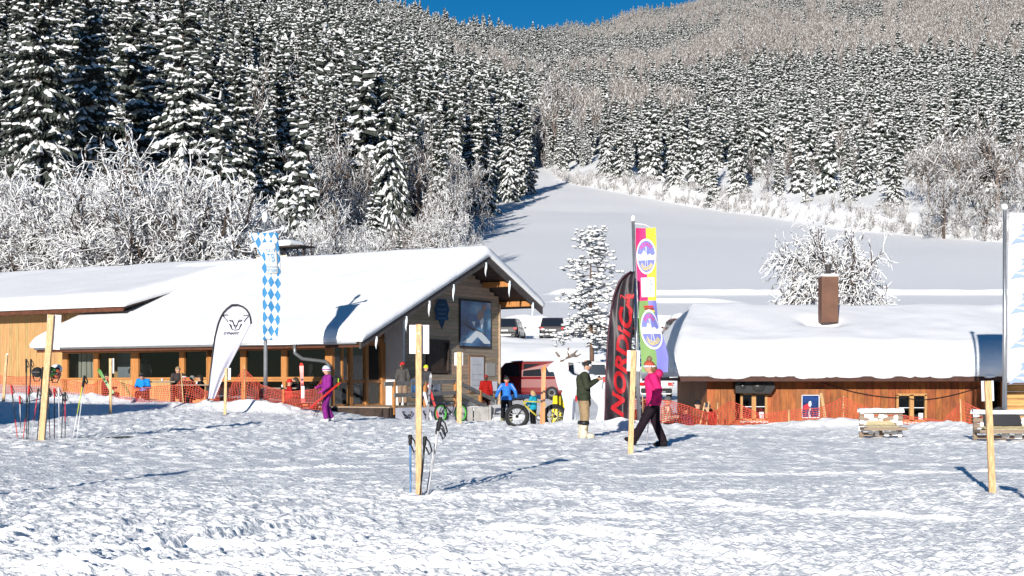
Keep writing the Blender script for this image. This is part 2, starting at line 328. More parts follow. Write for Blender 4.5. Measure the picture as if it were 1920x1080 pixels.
# ------------------------------------------------------------------ trees
NEEDLE = mat('needles', (0.014, 0.021, 0.012), 0.8, scale=2.2, col2=(0.085, 0.095, 0.085))
TSNOW = mat('branch_snow', (0.62, 0.62, 0.63), 0.7, scale=.8, col2=(0.84, 0.84, 0.84))
BARK = mat('bark', (0.07, 0.05, 0.038), 0.9, var=.4, scale=6, bump=.4)
TWIG = mat('twig', (0.085, 0.062, 0.050), 0.9, var=.3, scale=3)
BROWNT = mat('brown_twig', (0.155, 0.122, 0.104), 0.9, var=.3, scale=3)
def spruce_mesh(name, h, R_, whorls, per, pads, seed, gap=0.0, snow=.68, droop=1.0, width_pow=.8):
    g = np.random.default_rng(seed); V = []; Fc = []; M = []
    def pad(c, d, ln, wd, sag):
        sn = .55 + .75 * float(vnoise(c[0] * .45 + 40, c[2] * .45 + c[1] * .3, seed + 5))
        # needle tent + snow lens, both along direction d
        s = np.array([-d[1], d[0], 0]); n = np.linalg.norm(s); s = s / n if n > 1e-6 else np.array([1., 0, 0])
        o = len(V); tip = c + d * ln
        dn = np.array([0, 0, -1.0])
        mid = c + d * ln * .45 + np.array([0, 0, .08 * ln])
        hang = wd * (.75 + .8 * g.random())
        V.extend([c, mid, tip + dn * sag, c + s * wd * .5 + dn * hang * .7, mid + s * wd + dn * hang, tip + s * wd * .35 + dn * (hang * .8 + sag), c - s * wd * .5 + dn * hang * .7, mid - s * wd + dn * hang, tip - s * wd * .35 + dn * (hang * .8 + sag)])
        Fc.extend([(o, o + 1, o + 4), (o, o + 4, o + 3), (o + 1, o + 2, o + 5), (o + 1, o + 5, o + 4), (o, o + 7, o + 1), (o, o + 6, o + 7), (o + 1, o + 8, o + 2), (o + 1, o + 7, o + 8)]); M.extend([0] * 8)
        if g.random() < snow * sn:
            o = len(V); k = .62 + .45 * g.random(); up = np.array([0, 0, wd * (.26 + .22 * g.random())])
            a = c + d * ln * .02; b = c + d * ln * 1.04 + dn * (sag * .8); m_ = mid + np.array([0, 0, .03 * ln])
            V.extend([a, a * .55 + m_ * .45 + s * wd * k * .75 + dn * wd * .32, m_ * .5 + b * .5 + s * wd * k * .8 + dn * wd * .40, b, m_ * .5 + b * .5 - s * wd * k * .8 + dn * wd * .40, a * .55 + m_ * .45 - s * wd * k * .75 + dn * wd * .32, a * .5 + m_ * .5 + up, m_ * .45 + b * .55 + up * .9])
            Fc.extend([(o, o + 1, o + 6), (o + 1, o + 2, o + 6), (o + 2, o + 7, o + 6), (o + 2, o + 3, o + 7), (o + 3, o + 4, o + 7), (o + 4, o + 6, o + 7), (o + 4, o + 5, o + 6), (o + 5, o, o + 6)]); M.extend([1] * 8)
    for w in range(whorls):
        f = (w + .5) / whorls; z = h * (gap + (1 - gap) * f ** 1.05) ; z = min(z, h * .985)
        rel = 1 - (z / h - gap) / (1 - gap)
        L0 = R_ * (max(rel, .015)) ** width_pow
        a0 = g.random() * 6.28
        for b in range(max(3, int(round(per * (.55 + .45 * rel))))):
            az = a0 + 6.283 * b / max(3, int(round(per * (.55 + .45 * rel)))) + g.normal(0, .22)
            L = L0 * (.55 + .5 * g.random()) * (.62 + .8 * float(vnoise(az * 1.3 + seed * 7, z / h * 9, seed))) + .12
            if g.random() < .07: continue
            el0 = (.45 - .85 * rel * droop) + g.normal(0, .17)
            d = np.array([math.cos(az), math.sin(az), 0]); p = np.array([0, 0, min(z + g.normal(0, .028 * h), h * .985)])
            nseg = max(1, int(round(pads * (L / R_) ** .75)))
            seg = L / nseg
            for q in range(nseg):
                t = (q + .5) / nseg; el = el0 - .55 * t * droop + (.35 * t * t if rel < .5 else .25 * t ** 3)
                dd = d * math.cos(el) + np.array([0, 0, math.sin(el)])
                wd = seg * (.42 + .16 * g.random()) * (1.05 - .35 * t) + .04
                pad(p, dd, seg * 1.25, wd, seg * .12)
                if nseg > 1 and L > .35 * R_:
                    for sg in (-1, 1):
                        a2 = az + sg * (.75 + .3 * g.random()); d2 = np.array([math.cos(a2), math.sin(a2), 0]) * math.cos(el - .2) + np.array([0, 0, math.sin(el - .25)])
                        l2 = seg * (1.25 - .6 * t) * (.75 + .5 * g.random())
                        pad(p + dd * seg * .35, d2, l2, l2 * .40 + .03, l2 * .15)
                p = p + dd * seg
    o = len(V); top = np.array([0, 0, h]);
    V.extend([top, np.array([.02 * h, 0, h * .94]), np.array([-.01 * h, .017 * h, h * .94]), np.array([-.01 * h, -.017 * h, h * .94])]); Fc.extend([(o, o + 1, o + 2), (o, o + 2, o + 3), (o, o + 3, o + 1)]); M.extend([1, 0, 1])
    return np_mesh(name, np.array(V), np.array(Fc), [NEEDLE, TSNOW], M)
def trunk_mesh(name, h, r, zt=.9):
    b = MB(); b.tube([(0, 0, -1.5), (0, 0, 0), (.01 * h, 0, h * .4), (0, .005 * h, h * zt)], [r * 1.25, r, r * .65, r * .12], 7); return b.mesh(name, BARK)
def bare_mesh(name, h, spread, seed, levels=4, kids=(5, 5, 5, 4), trunk_h=.22, mt=None, snow=.9, tw=1.0, multi=1, up0=-.35):
    """branching crown; every twig carries a ridge of snow"""
    g = np.random.default_rng(seed); SEG = []
    def grow(p, d, L, r, lev):
        n = 3; q = p; dd = d; pts = [p]
        for i in range(n):
            dd = dd + g.normal(0, .16 if lev < 3 else .30, 3) + np.array([0, 0, .05 if lev < 2 else -.03]); dd /= np.linalg.norm(dd); nq = q + dd * L / n
            SEG.append((q, nq, r * (1 - .5 * i / n), r * (1 - .5 * (i + 1) / n), lev)); q = nq; pts.append(q)
        if lev >= levels: return
        kn = kids[min(lev, len(kids) - 1)]
        for k in range(kn):
            t = .2 + .8 * (k + g.random()) / kn; idx = min(int(t * n), n - 1); b = pts[idx] + (pts[idx + 1] - pts[idx]) * (t * n - idx)
            az = g.random() * 6.283; ax = np.cross(dd, [math.cos(az), math.sin(az), .3]); ax /= (np.linalg.norm(ax) + 1e-9)
            ang = .45 + .6 * g.random(); nd = dd * math.cos(ang) + ax * math.sin(ang)
            grow(b, nd, L * ((.5 if lev < 2 else .42 if lev < levels - 1 else .32) + .25 * g.random()), max(r * .5, .009 * tw), lev + 1)
    if multi == 1:
        top = np.array([0, 0, h * trunk_h]); SEG.append((np.array([0, 0, -.6]), top, .020 * h, .016 * h, 0)); K = kids[0] + 2
        for k in range(K):
            a = 2.4 * k + g.normal(0, .2); up = up0 + (1.5 - up0) * (k / K) ** 1.1; nd = np.array([math.cos(a), math.sin(a), up]); nd /= np.linalg.norm(nd)
            grow(top + np.array([0, 0, g.random() * h * .18]), nd, h * .34 * g.uniform(.85, 1.12), .009 * h, 1)
        grow(top, np.array([.05, 0, 1.0]), h * .36, .012 * h, 1)
    else:
        for m_ in range(multi):
            az = g.random() * 6.283; lean = np.array([math.cos(az), math.sin(az), 0]); nd = lean * .45 + np.array([0, 0, 1.0]); nd /= np.linalg.norm(nd); grow(lean * spread * .15 - np.array([0, 0, .3]), nd, h * .52, .012 * h, 1)
    E = np.array([q[1] for q in SEG]); kz = h / np.percentile(E[:, 2], 98.5); kr = spread / np.percentile(np.hypot(E[:, 0], E[:, 1]), 96); K3 = np.array([kr, kr, kz])
    V = []; Fc = []; M = []; Z = np.array([0, 0, 1.0])
    for (a, b, ra, rb, lev) in SEG:
        a = a * K3; b = b * K3; d = b - a; L = np.linalg.norm(d); d = d / L; u = np.cross(d, Z); n = np.linalg.norm(u); u = u / n if n > .05 else np.array([1., 0, 0]); w = np.cross(u, d); flat = math.sqrt(max(0, 1 - d[2] ** 2))
        fine_ = lev >= levels; hs_ = g.random() < snow
        if not fine_ or not hs_:
            o = len(V)
            for (p, r) in ((a, ra), (b, rb)):
                for k in range(3):
                    t = 2.094 * k + 3.665; V.append(p + (u * math.cos(t) + w * math.sin(t)) * r)
            Fc.extend([(o, o + 1, o + 4), (o, o + 4, o + 3), (o + 1, o + 2, o + 5), (o + 1, o + 5, o + 4), (o + 2, o, o + 3), (o + 2, o + 3, o + 5)]); M.extend([0] * 6)
        if hs_ and (flat > .22 or fine_):
            o = len(V); sw = (min(ra * 1.0, .06) + .013 * tw) * (.6 + .8 * g.random()) * (.6 + .4 * flat); hh = sw * 1.6; lift = 0 if fine_ else ra * .4
            a2 = a + d * L * .02 + Z * lift; b2 = b + Z * lift * .8; e = .75 if not fine_ else .6
            V.extend([a2 + u * sw, a2 - u * sw, a2 + w * hh * .7, b2 + u * sw * e, b2 - u * sw * e, b2 + w * hh * .5])
            Fc.extend([(o, o + 3, o + 5), (o, o + 5, o + 2), (o + 1, o + 2, o + 5), (o + 1, o + 5, o + 4), (o, o + 1, o + 4), (o, o + 4, o + 3)]); M.extend([1, 1, 1, 1, 1, 1] if fine_ and g.random() < .8 else [1, 1, 1, 1, 0, 0])
    return np_mesh(name, np.array(V), np.array(Fc), [mt or TWIG, TSNOW], M)
SPR = [(spruce_mesh('crown', 26, 4.3, 44, 10, 6, 1), trunk_mesh('trunk', 26, .32), 26), (spruce_mesh('crown', 24, 3.7, 42, 10, 6, 2, gap=.05, droop=1.15), trunk_mesh('trunk', 24, .3), 24),
       (spruce_mesh('crown', 28, 4.8, 46, 10, 6, 3, gap=.03, snow=.6), trunk_mesh('trunk', 28, .34), 28), (spruce_mesh('crown', 20, 3.4, 27, 8, 3, 4, snow=.9), trunk_mesh('trunk', 20, .26), 20),
       (spruce_mesh('crown', 17, 3.2, 24, 8, 3, 5, snow=.92, droop=.9), trunk_mesh('trunk', 17, .22), 17)]
OLDSP = (spruce_mesh('crown', 28, 4.6, 44, 9, 6, 9, gap=.02, snow=.62, droop=1.5, width_pow=.55), trunk_mesh('trunk', 28, .36), 28)
DARKSP = (spruce_mesh('crown', 30, 5.2, 40, 8, 6, 10, gap=.10, snow=.55, droop=1.1, width_pow=.6), trunk_mesh('trunk', 30, .4), 30)
BARE = [(bare_mesh('crown', 9, 4.3, 21, 4, (13, 6, 6, 5), .22, mt=TWIG, snow=.95, tw=1.5), 9), (bare_mesh('crown', 8, 4.0, 22, 4, (12, 6, 6, 5), .22, mt=TWIG, snow=.95, tw=1.5), 8), (bare_mesh('crown', 11, 3.8, 23, 4, (10, 6, 5, 4), .16, snow=.8), 11), (bare_mesh('crown', 14, 5.4, 24, 4, (11, 6, 5, 4), .16, mt=BROWNT, snow=.55, tw=1.3), 14)]
SHRUB = [(bare_mesh('crown', 3, 1.5, 31, 3, (6, 5, 4), .1, multi=5, mt=BROWNT, tw=.9), 3)]
BTRUNK = trunk_mesh('trunk', 6, .16, .55)
def put_spruce(name, label, x, y, h, k, rz=None, group=None, z=None):
    cm, tm, h0 = k if isinstance(k, tuple) else SPR[k]
    t = thing(name, label, 'tree', (x, y, (Gf(x, y) if z is None else z) - .15), rz if rz is not None else random.uniform(0, 6.28), group)
    s = h / h0; t.scale = (s * random.uniform(.92, 1.08), s * random.uniform(.92, 1.08), s)
    obj('crown', cm, t); obj('trunk', tm, t); return t
def put_bare(name, label, x, y, h, k, rz=None, group=None, wide=1.0, z=None):
    cm, h0 = k if isinstance(k, tuple) else BARE[k]
    t = thing(name, label, 'tree', (x, y, (Gf(x, y) if z is None else z) - .1), rz if rz is not None else random.uniform(0, 6.28), group)
    s = h / h0; t.scale = (s * wide, s * wide, s); obj('crown', cm, t); obj('trunk', BTRUNK, t); return t
# --- trees one can point at (pixel column, distance, height)
def at_col(px, Y): return (px - 960) / F * Y
def h_for(py_top, x, y): return CAM_H + (HOR - py_top) / F * y - Gf(x, y)
for (px, Y, top, k, nm, lb) in [
    (732, 190, 128, OLDSP, 'spruce_tree', 'tall drooping snow-hung spruce standing tallest behind the chalet ridge'),
    (790, 205, 215, 0, 'spruce_tree', 'dark spruce right beside the tall drooping one, at the forest edge'),
    (560, 165, 172, 3, 'spruce_tree', 'slender snowy spruce rising alone above the frosted bushes behind the flagpole'),
    (415, 158, 160, 4, 'spruce_tree', 'small spruce with thick snow shelves above the frosted bushes left of the flagpole'),
    (345, 178, -60, 2, 'spruce_tree', 'very tall broad spruce left of centre in the near forest'),
    (250, 188, -90, 0, 'spruce_tree', 'tall snowy spruce left of the broad one in the near forest'),
    (75, 160, -90, DARKSP, 'spruce_tree', 'huge dark spruce near the left picture edge'),
    (165, 172, -70, DARKSP, 'spruce_tree', 'dark-trunked tall spruce second from the left picture edge'),
    (60, 140, 265, 4, 'spruce_tree', 'low young spruce with snow pillows under the huge dark spruce'),
    (680, 215, 110, 1, 'spruce_tree', 'snowy spruce just left of the tall drooping one'),
    (640, 235, 85, 0, 'spruce_tree', 'spruce behind the frosted thicket, left of the tall drooping spruce'),
    (850, 262, 135, 1, 'spruce_tree', 'spruce at the forest edge above the chalet gable'),
    (905, 285, 150, 0, 'spruce_tree', 'spruce at the forest edge left of the meadow'),
    (955, 325, 165, 1, 'spruce_tree', 'spruce on the meadow edge casting shade on the slope'),
    (985, 350, 170, 2, 'spruce_tree', 'rightmost dense spruce of the left forest edge'),
    (1138, 385, 172, 1, 'spruce_tree', 'taller left spruce of the pair standing free on the bank'),
    (1168, 370, 185, 0, 'spruce_tree', 'right spruce of the pair standing free on the bank'),
    (1222, 356, 178, 3, 'spruce_tree', 'spruce just right of the free-standing pair'),
    (1265, 338, 185, 0, 'spruce_tree', 'evenly tiered spruce above the shrubby bank'),
    (1330, 320, 200, 1, 'spruce_tree', 'spruce in the row above the shrubby bank, below the clearing'),
    (1385, 308, 185, 0, 'spruce_tree', 'tall tiered spruce below the small clearing'),
    (1338, 311, 290, 4, 'spruce_tree', 'short young spruce low on the shrubby bank'),
    (1500, 286, 215, 3, 'spruce_tree', 'slim spruce in the right row of the bank'),
    (1590, 258, 240, 1, 'spruce_tree', 'spruce with frosted shrubs at its foot right of the row'),
    (1675, 242, 205, 0, 'spruce_tree', 'big spruce with thick snow tiers left of the beech thicket'),
    (1880, 236, 165, 2, 'spruce_tree', 'tall spruce above the beech thicket at the right picture edge'),
    (1815, 240, 185, 1, 'spruce_tree', 'spruce rising behind the beech thicket')]:
    x = at_col(px, Y); put_spruce(nm, lb, x, Y, max(6, h_for(top, x, Y)), k)
for (px, Y, top, k, wide, lb) in [
    (90, 112, 335, 0, 1.15, 'frosted broad bush-tree behind the left barn roof'), (190, 104, 330, 1, 1.1, 'white frosted tree behind the snowy barn ridge'), (300, 108, 300, 0, 1.15, 'largest frosted tree above the middle of the chalet roof'),
    (400, 103, 335, 1, 1.1, 'frosted tree directly left of the blue-white flag'), (20, 108, 420, 1, 1.2, 'low frosted tree at the left picture edge'), (480, 118, 395, 2, 1.0, 'frosted tree behind the flagpole top'),
    (620, 122, 400, 0, 1.0, 'frosted tree above the roof vent'), (560, 116, 430, 1, 1.0, 'low frosted tree behind the roof vent'), (845, 160, 330, 2, .9, 'frosted tree at the forest corner above the gable'), (815, 150, 400, 1, .95, 'frosted bush-tree right of the drooping spruce foot'),
    (690, 135, 430, 1, 1.0, 'frosted tree below the drooping spruce'), (510, 215, 120, 3, 1.0, 'bare twiggy tree among spruces above the flag'), (590, 180, 250, 2, 1.1, 'bare frosted tree between the slender and the drooping spruce'), (880, 230, 300, 2, 1.0, 'frosted tree on the forest edge beside the meadow'),
    (1040, 480, 135, 3, 1.0, 'round bare beech at the top of the meadow'), (1440, 300, 290, 2, .8, 'thin frosted birch on the shrubby bank'),
    (1740, 238, 255, 3, 1.2, 'left beech of the dense thicket at the right meadow edge'), (1800, 228, 235, 3, 1.25, 'middle beech of the dense thicket at the right meadow edge'), (1870, 222, 225, 3, 1.25, 'right beech of the dense thicket by the white flag'), (1770, 215, 330, 2, 1.2, 'low frosted beech in front of the thicket'), (1850, 210, 340, 2, 1.2, 'low frosted beech beside the flagpole top'), (1930, 215, 300, 2, 1.2, 'frosted beech behind the white flag')]:
    x = at_col(px, Y); put_bare('bare_tree', lb, x, Y, max(3, h_for(top, x, Y)), k, wide=wide)
for i in range(26):
    px = random.uniform(-20, 450); Y = random.uniform(99, 122); x = at_col(px, Y); put_bare('bare_tree', 'frosted tree in the white thicket behind the long chalet roof', x, Y, max(4, h_for(random.uniform(340, 440), x, Y)), random.choice([0, 1]), group='frosted thicket behind the roof', wide=random.uniform(1.0, 1.3))
def in_frame(x, y, m=1.06): return np.abs(x / y) < .36 * m
# --- forest: scattered trees, largest as individuals
pts = []
for gy in np.arange(124, 560, 6.3):
    for gx in np.arange(-330, 250, 6.3):
        x = gx + random.uniform(-2.4, 2.4); y = gy + random.uniform(-2.4, 2.4)
        if abs(x) > .40 * y + 12: continue
        dl = float(xleft(y)) - x; dr = y - float(yright(x))
        ok = dl > 4 or (dr > 22 and x > 6)
        if not ok: continue
        if dr > 0 and x > 8 and (vnoise(x / 25, y / 25, 4) < .30 or random.random() < .25): continue
        near = min([abs(x - at_col(p[0], p[1])) + abs(y - p[1]) * .5 for p in ((732, 190), (560, 165), (415, 158), (345, 178), (75, 160), (165, 172), (1138, 385), (1168, 370), (1265, 338), (1330, 320), (1385, 308), (1500, 286), (1590, 258), (1675, 242))])
        if near < 5: continue
        right = x > 6 and dr > 0
        h = random.choice([random.uniform(8, 13), random.uniform(13, 20)]) if right else random.choice([random.uniform(14, 22), random.uniform(22, 31)])
        if y < 185 and not right: h *= random.uniform(.35, .7) if y > 150 else random.uniform(.22, .4)
        bare = random.random() < ((.22 if y > 185 else .62) if not right else .2)
        pts.append((x, y, h * (.62 if bare else 1), bare, right))
ind = sorted([p for p in pts if abs(p[0] / p[1]) < .375], key=lambda p: -p[2] / p[1])
ind_s = [p for p in ind if not p[3]][:240]; ind_b = [p for p in ind if p[3]][:55]
chosen = set(ind_s) | set(ind_b); rest = [p for p in pts if p not in chosen]
for (x, y, h, b, right) in ind_s:
    put_spruce('spruce_tree', 'snow-covered spruce in the forest on the right-hand hillside' if right else ('snow-covered spruce along the left forest edge beside the open meadow' if float(xleft(y)) - x < 22 else 'snow-covered spruce low on the left hillside just above the frosted thicket' if y < 215 else 'snow-covered spruce halfway up the forest of the left hillside' if y < 300 else 'snow-covered spruce high up in the forest of the left hillside'), x, y, h, random.choice([0, 1, 2, 3]) if right else random.choice([0, 1, 2, 0, 1, 3]), group='right forest spruces' if right else 'left edge spruces' if float(xleft(y)) - x < 22 else 'lower left spruces' if y < 215 else 'middle left spruces' if y < 300 else 'upper left spruces')
for (x, y, h, b, right) in ind_b:
    put_bare('bare_tree', 'bare snow-dusted tree among the spruces of the right forest' if right else 'bare snow-dusted tree among the spruces of the left forest', x, y, h, random.choice([2, 3]), group='right forest bare trees' if right else 'left forest bare trees')
# --- the rest of the woods: one mass each, instanced on points
def scatter(name, label, cat, P3, scales, proto, group=None):
    me = bpy.data.meshes.new(name); me.vertices.add(len(P3)); me.vertices.foreach_set('co', np.asarray(P3, np.float32).ravel())
    a = me.attributes.new('sc', 'FLOAT', 'POINT'); a.data.foreach_set('value', np.asarray(scales, np.float32))
    b = me.attributes.new('rz', 'FLOAT_VECTOR', 'POINT'); rz = np.zeros((len(P3), 3), np.float32); rz[:, 2] = rng.random(len(P3)) * 6.28; b.data.foreach_set('vector', rz.ravel())
    o = obj(name, me); tag(o, label, cat, kind='stuff')
    ng = bpy.data.node_groups.new(name, 'GeometryNodeTree'); ng.interface.new_socket('Geometry', in_out='INPUT', socket_type='NodeSocketGeometry'); ng.interface.new_socket('Geometry', in_out='OUTPUT', socket_type='NodeSocketGeometry')
    N = ng.nodes; gi = N.new('NodeGroupInput'); go = N.new('NodeGroupOutput'); ip = N.new('GeometryNodeInstanceOnPoints'); oi = N.new('GeometryNodeObjectInfo'); oi.inputs['Object'].default_value = proto; oi.transform_space = 'ORIGINAL'
    s1 = N.new('GeometryNodeInputNamedAttribute'); s1.data_type = 'FLOAT'; s1.inputs['Name'].default_value = 'sc'
    s2 = N.new('GeometryNodeInputNamedAttribute'); s2.data_type = 'FLOAT_VECTOR'; s2.inputs['Name'].default_value = 'rz'
    e2r = N.new('FunctionNodeEulerToRotation')
    L = ng.links; L.new(gi.outputs[0], ip.inputs['Points']); L.new(oi.outputs['Geometry'], ip.inputs['Instance']); L.new(s1.outputs[0], ip.inputs['Scale']); L.new(s2.outputs[0], e2r.inputs[0]); L.new(e2r.outputs[0], ip.inputs['Rotation']); L.new(ip.outputs[0], go.inputs[0])
    md = o.modifiers.new('scatter', 'NODES'); md.node_group = ng; return o
LOWS = spruce_mesh('crown', 18, 3.0, 25, 8, 3, 41, snow=.82); LOWT = trunk_mesh('trunk', 18, .2)
LOWB = bare_mesh('crown', 13, 4.6, 42, 3, (9, 6, 5), .18, mt=BROWNT, snow=.30, tw=3.5)
def proto(name, me, label, x, y, cat='tree'):
    t = thing(name, label, cat, (x, y, Gf(x, y) - .2)); c = obj('crown', me, t); obj('trunk', LOWT if cat == 'tree' else BTRUNK, t); return c
pr_s = proto('spruce_tree', LOWS, 'small spruce far up behind the meadow gap', 34, 600)
pr_b = proto('bare_tree', LOWB, 'brown bare tree far up behind the meadow gap', 40, 610)
pr_h = obj('frosted_shrub', SHRUB[0][0], None, (19.5, 385, Gf(19.5, 385) - .1)); tag(pr_h, 'frosted shrub at the left end of the shrubby bank', 'shrub')
rs = [p for p in rest if not p[3]]; rb = [p for p in rest if p[3]]
scatter('spruce_wood', 'snowy spruces deeper in the woods behind the front rows', 'forest', [(p[0], p[1], Gf(p[0], p[1]) - .2) for p in rs], [p[2] / 18 for p in rs], pr_s)
scatter('bare_wood', 'bare trees deeper in the woods behind the front rows', 'forest', [(p[0], p[1], Gf(p[0], p[1]) - .2) for p in rb], [p[2] / 13 for p in rb], pr_b)
fs = []; fb = []
y = 562.0
while y < 2750:
    st = 5.5 + (y - 560) * .0022
    xs = np.arange(-.42 * y - 20, .42 * y + 20, st); xs = xs + rng.uniform(-.45, .45, len(xs)) * st; ysr = y + rng.uniform(-.5, .5, len(xs)) * st
    dec = fbm(xs / 110, ysr / 260, 3, 61); cl = fbm(xs / 60, ysr / 120, 2, 66)
    clear = np.exp(-((xs - (1435 - 960) / F * 800) / 22) ** 2 - ((ysr - 800) / 55) ** 2)
    for x_, y_, d_, c_, k_ in zip(xs, ysr, dec, cl, clear):
        if k_ > .35: continue
        px = 960 + x_ / y_ * F
        thr = .415 if px > 1150 else .53
        if d_ > thr and random.random() < .9: fb.append((x_, y_, random.uniform(14, 20)))
        elif c_ > .22 or random.random() < .5: fs.append((x_, y_, random.choice([random.uniform(9, 15), random.uniform(15, 26)])))
    y += st * .95
fs = np.array(fs); fb = np.array(fb)
scatter('mountain_spruce_forest', 'far snow-white spruce forest covering the mountainside', 'forest', np.stack([fs[:, 0], fs[:, 1], G(fs[:, 0], fs[:, 1]) - .4], 1), fs[:, 2] / 18, pr_s)
scatter('mountain_beech_forest', 'far brown leafless woods in patches on the mountainside', 'forest', np.stack([fb[:, 0], fb[:, 1], G(fb[:, 0], fb[:, 1]) - .4], 1), fb[:, 2] / 13, pr_b)
# shrubby bank along the right meadow edge
sh = []
for i in range(520):
    x = random.uniform(12, 75); y = float(yright(x)) + random.uniform(-3, 16) * random.random() ** .6
    sh.append((x, y, random.uniform(.35, .95)))
for i in range(60):
    y = random.uniform(170, 420); x = float(xleft(y)) - random.uniform(-1.5, 4); sh.append((x, y, random.uniform(.5, 1.1)))
scatter('bank_shrubs', 'frosted low shrubs and dry stems along the edge of the snowy meadow', 'shrubs', [(a, b, Gf(a, b) - .1) for a, b, c in sh], [c for a, b, c in sh], pr_h)
# unseen hill added behind the camera to darken glass reflections and low sky

vs_ = MB(); vs_.grid(lambda u, v: (-900 + 1800 * u, -330 - 420 * v, -1 + (46 + 26 * float(fbm(u * 7, v * 2, 3, 70))) * math.sin(v * 1.57)), 60, 10)
tag(vs_.build('unseen_valley_hill', mat('unseen_hill_wood', (0.10, 0.105, 0.10), .9, scale=.06, col2=(.42, .43, .45)), fix=False), kind='structure')
# ------------------------------------------------------------------ buildings
def snow_roof(fn, x0, x1, y0, y1, nx, ny, thick, under=.0, r=.35, seed=0, rough=.05, dents=(), front=1.0):
    """closed snow blanket: fn(x,y)= roof plane height; rounded edges of radius r; returns MB"""
    xs = np.linspace(x0, x1, nx + 1); ys = np.linspace(y0, y1, ny + 1)
    # pull border rows towards the edge for a crisp rounded rim
    def warp(a): 
        t = (a - a[0]) / (a[-1] - a[0]); return a[0] + (a[-1] - a[0]) * (.5 - .5 * np.cos(np.pi * t)) * .35 + (a - a[0]) * .65
    xs = warp(xs); ys = warp(ys)
    X, Y = np.meshgrid(xs, ys, indexing='ij')
    ed = np.minimum(np.minimum(X - x0, x1 - X), np.minimum(Y - y0, y1 - Y))
    prof = np.sqrt(np.clip(1 - (1 - np.clip(ed / r, 0, 1)) ** 2, 0, 1))
    T = thick * (.38 + .62 * prof) * (1 + .22 * (fbm(X / 2.2 + seed, Y / 2.2, 3, seed) - .45)) + rough * (fbm(X / .18, Y / .18, 2, seed + 3) - .4) * (1 - .7 * np.clip(ed / .5, 0, 1))
    for (dx, dy, rad, dep) in dents: T = T - dep * np.exp(-((X - dx) ** 2 + (Y - dy) ** 2) / rad ** 2)
    base = np.vectorize(fn)(X, Y)
    jx = np.where(ed < .02, (fbm(X / .35, Y / .35, 3, seed + 7) - .45) * .24, 0)
    T = T + .035 * (fbm(X / .7, Y / .5, 3, seed + 11) - .45)
    top = np.stack([X, Y - jx * front, base + np.maximum(T, .06)], 2).reshape(-1, 3); bot = np.stack([X, Y, base + under], 2).reshape(-1, 3)
    m = MB(); n1 = ny + 1; N = len(top)
    V = np.concatenate([top, bot]).tolist(); Fc = []
    for i in range(nx):
        for j in range(ny):
            a = i * n1 + j; Fc.append((a, a + n1, a + n1 + 1, a + 1)); Fc.append((N + a, N + a + 1, N + a + n1 + 1, N + a + n1))
    for i in range(nx):
        for j, s in ((0, 1), (ny, -1)):
            a = i * n1 + j; b = a + n1; Fc.append((a, N + a, N + b, b) if s > 0 else (a, b, N + b, N + a))
    for j in range(ny):
        for i, s in ((0, 1), (nx, -1)):
            a = i * n1 + j; b = a + 1; Fc.append((a, b, N + b, N + a) if s > 0 else (a, N + a, N + b, b))
    m.add(V, Fc, 0, True); return m
def part(name, m, parent, fn):
    b = MB(); fn(b); return b.build(name, m, parent)
def boards_v(parent, name, x0, x1, z0, z1, y, w, m, holes=(), t=.03, face=-1, seed=1):
    """vertical boards along local x on plane y; skips the holes (xa,xb,za,zb)"""
    g = random.Random(seed); x = x0; k = 0
    while x < x1 - .01:
        ww = min(w * g.uniform(.75, 1.25), x1 - x); spans = [(z0, z1)]
        for (ha, hb, hc, hd) in holes:
            if x + ww > ha and x < hb:
                ns = []
                for (a, b) in spans:
                    if hc > a: ns.append((a, min(hc, b)))
                    if hd < b: ns.append((max(hd, a), b))
                spans = ns
        for (a, b) in spans:
            if b - a > .03:
                mb = MB(); mb.box((x + ww / 2, y + face * (t / 2 + g.uniform(0, .010)), (a + b) / 2), (ww - .008, t, b - a)); mb.build(name, m[k % len(m)] if isinstance(m, list) else m, parent)
        x += ww; k = g.randrange(7)
    return
def variants(base, n, amt=.22, **kw):
    out = []; g = random.Random(hash(base[0]) & 255)
    for i in range(n):
        q = 1 + random.uniform(-amt, amt); out.append(mat(base[0] + '_%d' % i, tuple(min(1, c * q * random.uniform(.93, 1.07)) for c in base[1]), **kw))
    return out
random.seed(21)
LARCHV = variants(('larch_board', (0.45, 0.26, 0.11)), 5, .16, rough=.65, var=.2, scale=3, stretch=(6, 6, .5), bump=.2, bscale=12)
BROWNV = variants(('brown_board', (0.27, 0.075, 0.016)), 6, .28, rough=.55, var=.42, scale=2.2, stretch=(4, 4, .9), bump=.2, bscale=12)
GREYV = variants(('clad_board', (0.34, 0.25, 0.18)), 5, .14, rough=.75, var=.22, scale=3, stretch=(.6, .6, 7), bump=.2)
LOGV = variants(('log_board', (0.52, 0.29, 0.10)), 4, .14, rough=.6, var=.3, scale=2.5, stretch=(.7, 4, 5), bump=.2)
